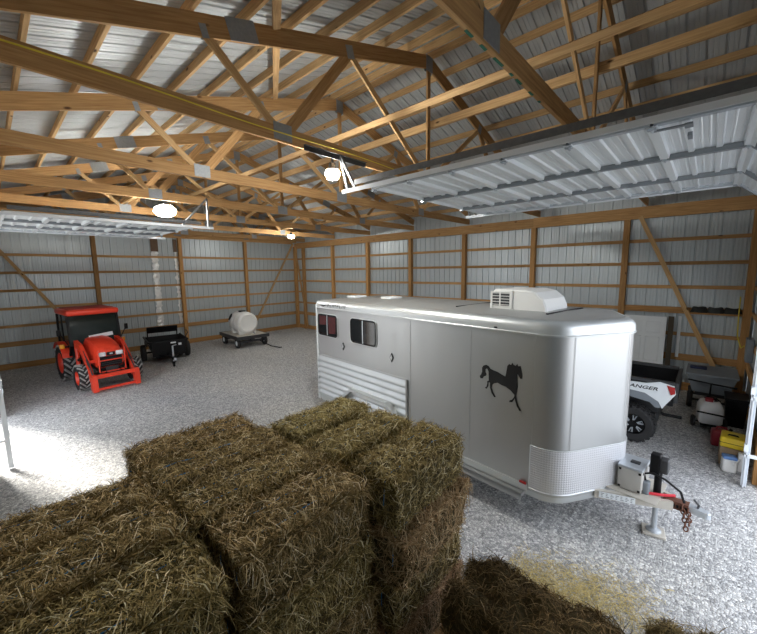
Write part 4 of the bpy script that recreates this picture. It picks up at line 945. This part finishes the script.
# grey dump cart
GC = empty('dump_cart', (17.70, -1.15, 0), 0, 'grey poly tub dump cart with black wheels in the right corner', 'cart')
tb = MB().loft([[Vector((a*.30, b*.38, .42)) for a, b in ((-1, -1), (1, -1), (1, 1), (-1, 1))], [Vector((a*.40, b*.48, .82)) for a, b in ((-1, -1), (1, -1), (1, 1), (-1, 1))], [Vector((a*.43, b*.51, .82)) for a, b in ((-1, -1), (1, -1), (1, 1), (-1, 1))], [Vector((a*.43, b*.51, .86)) for a, b in ((-1, -1), (1, -1), (1, 1), (-1, 1))]], True, True, False); tb.build('tub', 'grey_plastic', GC)
for x in (-.33, .33):
    w_ = MB().lathe([(.08, -.05), (.17, -.05), (.19, 0), (.17, .05), (.08, .05)], (0, 0, 0), 'x', 22).lathe([(0, -.03), (.08, -.03), (.08, .03), (0, .03)], (0, 0, 0), 'x', 16); w_ = w_.build('wheel', 'rubber', GC); w_.location = (x, -.2, .19); 
    w_ = dup(w_, GC); w_.location = (x, .3, .19)
MB().bar((-.33, -.2, .19), (.33, -.2, .19), .04, .04).bar((-.33, .3, .19), (.33, .3, .19), .04, .04).bb(-.25, .25, -.35, .4, .36, .42).bb(-.04, .04, -.2, -.12, .19, .4).bb(-.04, .04, .26, .34, .19, .4).build('chassis', 'dark_metal', GC)
MB().tube([(0, -.4, .4), (0, -.62, .70), (-.38, -.64, .74)], .018, 6).tube([(0, -.62, .70), (.40, -.64, .68)], .018, 6).build('cart_handle', 'black', GC)
thing('folded_cloth', MB().rbox((17.47, -1.05, .88), (.30, .22, .045), .02), 'navy', 'dark blue folded cloth on the grey dump cart', 'cloth')
# spot sprayer
SS = empty('spot_sprayer', (17.70, -2.62, 0), R(8), 'white tank spot sprayer with red pump and black wheels', 'sprayer'); SS.scale = (.74, .9, .95)
MB().loft([[Vector((a*w_*.24, b*w_*.22, z)) for a, b in ((-1, -.8), (-.8, -1), (.8, -1), (1, -.8), (1, .8), (.8, 1), (-.8, 1), (-1, .8))] for z, w_ in ((.14, .85), (.18, 1), (.48, 1), (.58, .8), (.62, .55))]).build('tank', 'white_plastic', SS)
MB().lathe([(0, 0), (.075, 0), (.075, .05), (0, .06)], (.06, .05, .615), 'z', 18).build('tank_cap', 'black', SS)
MB().rbox((-.05, -.10, .64), (.16, .10, .08), .02).build('pump', 'red', SS)
MB().tube([(.05, -.1, .62), (.14, -.14, .66), (.18, -.05, .62), (.12, .08, .64), (0, .12, .66), (-.12, .04, .64)], .014, 6).build('sprayer_hose', 'black', SS)
MB().bar((-.3, -.24, .40), (.42, -.24, .36), .025, .025).bar((-.2, -.22, .12), (.2, -.22, .12), .03, .03).bar((-.34, 0, .12), (.34, 0, .12), .03, .03).bb(-.2, .2, -.2, .2, .12, .145).build('sprayer_frame', 'black', SS)
for x in (-.32, .32): MB().lathe([(0, -.04), (.10, -.04), (.12, -.02), (.12, .02), (.10, .04), (0, .04)], (x, 0, .12), 'x', 20).build('wheel', 'rubber', SS)
MB().lathe([(0, -.02), (.05, -.02), (.055, 0), (.05, .02), (0, .02)], (0, -.33, .055), 'x', 16).bar((0, -.22, .12), (0, -.33, .06), .02, .02).build('caster', 'rubber', SS)
# fuel can, tool case, box, jug
gcn = empty('fuel_can', (17.87, -3.44, 0), R(5), 'dark red plastic fuel can on the gravel', 'can')
MB().rbox((0, 0, .15), (.28, .20, .30), .04).build('can_body', 'red', gcn)
MB().tube([(-.08, 0, .29), (-.06, 0, .345), (.05, 0, .345), (.07, 0, .29)], .018, 7).build('can_handle', 'red', gcn)
MB().tube([(.10, 0, .29), (.12, 0, .34)], .025, 10).build('can_cap', 'black', gcn)
thing('cardboard_box', MB().rbox((17.97, -4.06, .15), (.28, .42, .30), .006), 'card', 'brown cardboard box on the gravel under the yellow case', 'box')
yc = empty('tool_case', (17.98, -4.10, .301), R(-4), 'yellow plastic tool case lying on the cardboard box', 'case')
MB().rbox((0, 0, .085), (.30, .38, .17), .03).build('case_shell', 'yellow', yc)
MB().bb(-.153, .153, -.193, .193, .078, .086).build('case_seam', 'black', yc)
MB().tube([(-.06, -.05, .165), (-.05, -.05, .185), (.05, -.05, .185), (.06, -.05, .165)], .012, 6).build('case_handle', 'black', yc)
jg = empty('plastic_jug', (17.94, -4.47, 0), R(10), 'translucent white jug with blue lid by the door track', 'jug')
MB().rbox((0, 0, .11), (.17, .15, .22), .03).build('jug_body', 'white_plastic', jg)
MB().rbox((0, 0, .235), (.165, .145, .05), .015).build('jug_lid', 'blue', jg)
thing('hand_tool', MB().tube([(18.06, -4.40, .20), (17.98, -4.62, .19)], .018, 8).rbox((18.08, -4.36, .15), (.08, .1, .3), .02), 'white_plastic', 'white handled tool leaning beside the jug and door track', 'tool')
thing('black_bin', MB().loft([[Vector((18.09+a*r, -2.05+b*r, z)) for a, b in ((-1, -1.6), (1, -1.6), (1, 1.6), (-1, 1.6))] for z, r in ((0, .13), (.55, .16), (.56, .18), (.6, .18))], True, True, False), 'black', 'black plastic bin against the right corner wall', 'bin')
thing('breaker_box', MB().rbox((18.235, -1.35, 1.45), (.115, .34, .5), .02), 'grey_plastic', 'grey metal electrical box on the short wall by the doorway', 'electrical box')
thing('extension_cord', MB().tube([(18.07, -.20, 2.5), (18.075, -.22, 2.0), (18.08, -.4, 1.6), (18.13, -.9, 1.4), (18.16, -1.2, 1.5)], .012, 6), 'ycable', 'yellow cord hanging down the right corner post', 'cord')

# foil strips on the wall behind the spreader
for k, (y, z0) in enumerate(((-7.10, .95), (-6.30, .9))):
    f = MB(); n = 44; rg = random.Random(40+k)
    z1 = 4.15
    pts = [(z0+(z1-z0)*i/n) for i in range(n+1)]
    a = f.add([(-.012+rg.uniform(-.012, .008), y-(.13 if k == 0 else .06)+rg.uniform(-.045, .045), z) for z in pts]); m_ = f.add([(-.006+rg.uniform(-.012, .012), y+rg.uniform(-.03, .03), z) for z in pts]); b = f.add([(-.012+rg.uniform(-.012, .008), y+(.11 if k == 0 else .06)+rg.uniform(-.05, .05), z) for z in pts])
    for i in range(n): f.face((a+i, m_+i, m_+i+1, a+i+1)); f.face((m_+i, b+i, b+i+1, m_+i+1))
    f = f.build('foil_strip', 'foil', None, fix=False); md = f.modifiers.new('thick', 'SOLIDIFY'); md.thickness = .002
    tag(f, ['wide crumpled silver foil strip on the wall above the spreader', 'narrow crumpled silver foil strip beside the post above the spreader'][k], 'foil strip')
    MB().bb(-.03, -.008, y-(.14 if k == 0 else .07), y+(.14 if k == 0 else .07), 4.15, 4.7).build('strip_top', 'brown', f)['label'] = 'dark brown upper end'

# ------------------------------------------------------------------ lamps
def lamp(x, y, z, r, label, m, power, octo=False):
    o = empty('ceiling_lamp', (x, y, z), 0, label, 'lamp')
    n = 8 if octo else 24
    if octo:
        MB().lathe([(.0, .05), (r*.8, .04), (r*.86, .02)], (0, 0, 0), 'z', n).build('housing', 'dark_metal', o)
        MB().lathe([(r*.86, .02), (r, .0), (r, -.03), (r*.6, -.09), (0, -.10)], (0, 0, 0), 'z', n, False).build('lens', m, o)
    else:
        MB().lathe([(.05, .12), (.06, .06), (r*.8, .035), (r*.84, .02)], (0, 0, 0), 'z', n).build('housing', 'dark_metal', o)
        MB().lathe([(r*.84, .02), (r, -.01), (r, -.05), (r*.75, -.10), (0, -.12)], (0, 0, 0), 'z', n, False).build('lens', m, o)
    MB().tube([(0, 0, .03), (0, 0, .2)], .02, 8).build('stem', 'dark_metal', o)
    return o
lamp(13.30, -8.50, 4.66, .105, 'bright lit ceiling lamp hanging by the overhead door track', 'led', 0)
lamp(4.39, -3.22, 4.72, .14, 'small lit ceiling lamp above the far corner', 'led2', 0)
l3 = lamp(7.95, -9.08, 4.68, .24, 'large white octagonal ceiling lamp over the middle bay', 'led2', 0, True)
l3.rotation_euler = (R(-14), R(-22), R(20))
MB().tube([(0, 0, -.13), (0, 0, -.06)], .05, 12).build('lens_hub', 'black', l3)
thing('door_opener_light', MB().rbox((3.44, -7.2, 4.785), (.12, .42, .09), .02), 'white_plastic', 'small white box fixed under the trusses beyond the left door', 'fixture')

# ------------------------------------------------------------------ daylight
wd = bpy.data.worlds.new('sky'); bpy.context.scene.world = wd; wd.use_nodes = True
nt = wd.node_tree; bg = nt.nodes['Background']
sk = nt.nodes.new('ShaderNodeTexSky'); sk.sky_type = 'HOSEK_WILKIE'; sk.turbidity = 7; sk.ground_albedo = .4; sk.sun_direction = (.2, -.6, .75)
mx = nt.nodes.new('ShaderNodeMix'); mx.data_type = 'RGBA'; mx.inputs[0].default_value = .75; mx.inputs[7].default_value = (.92, .97, 1.06, 1)
nt.links.new(sk.outputs[0], mx.inputs[6]); nt.links.new(mx.outputs[2], bg.inputs['Color']); bg.inputs['Strength'].default_value = .66
sl = bpy.data.lights.new('sun', 'SUN'); sl.energy = 2.4; sl.angle = R(14); sl.color = (1., .95, .86)
so = bpy.data.objects.new('sun', sl); C.objects.link(so); so.location = (-10, -25, 20)
so.rotation_euler = Vector((.94*math.cos(R(42)), .34*math.cos(R(42)), -math.sin(R(42)))).to_track_quat('-Z', 'Y').to_euler()
def portal(loc, rot, sx, sy):
    l = bpy.data.lights.new('doorway_daylight', 'AREA'); l.shape = 'RECTANGLE'; l.size = sx; l.size_y = sy; l.cycles.is_portal = True
    o = bpy.data.objects.new('doorway_daylight', l); C.objects.link(o); o.location = loc; o.rotation_euler = rot
portal((XF+.01, (DR0+DR1)/2, DRZ/2), (0, R(90), 0), DRZ, DR1-DR0)     # faces -x, into the barn
portal(((DL0+DL1)/2, YL-.01, DLZ/2), (R(90), 0, 0), DL1-DL0, DLZ)

# ------------------------------------------------------------------ camera
cam = bpy.data.cameras.new('camera'); co = bpy.data.objects.new('camera', cam); C.objects.link(co)
rows = [[0.737619, 0.675089, -0.013127], [-0.07729, 0.103731, 0.991598], [0.670778, -0.730407, 0.128691]]
mt = Matrix(rows).transposed().to_4x4(); mt.translation = (17.4727381, -12.09085786, 3.21806401); co.matrix_world = mt
cam.sensor_fit = 'HORIZONTAL'; cam.sensor_width = 36; cam.lens = 357.876/757*36; cam.clip_start = .05; cam.clip_end = 300
bpy.context.scene.camera = co
vs_ = bpy.context.scene.view_settings
vs_.view_transform = 'Standard'; vs_.look = 'None'; vs_.gamma = 1; vs_.use_curve_mapping = False; vs_.exposure = 2.68
cy = bpy.context.scene.cycles
cy.max_bounces = 10; cy.diffuse_bounces = 6; cy.glossy_bounces = 4; cy.sample_clamp_indirect = 6
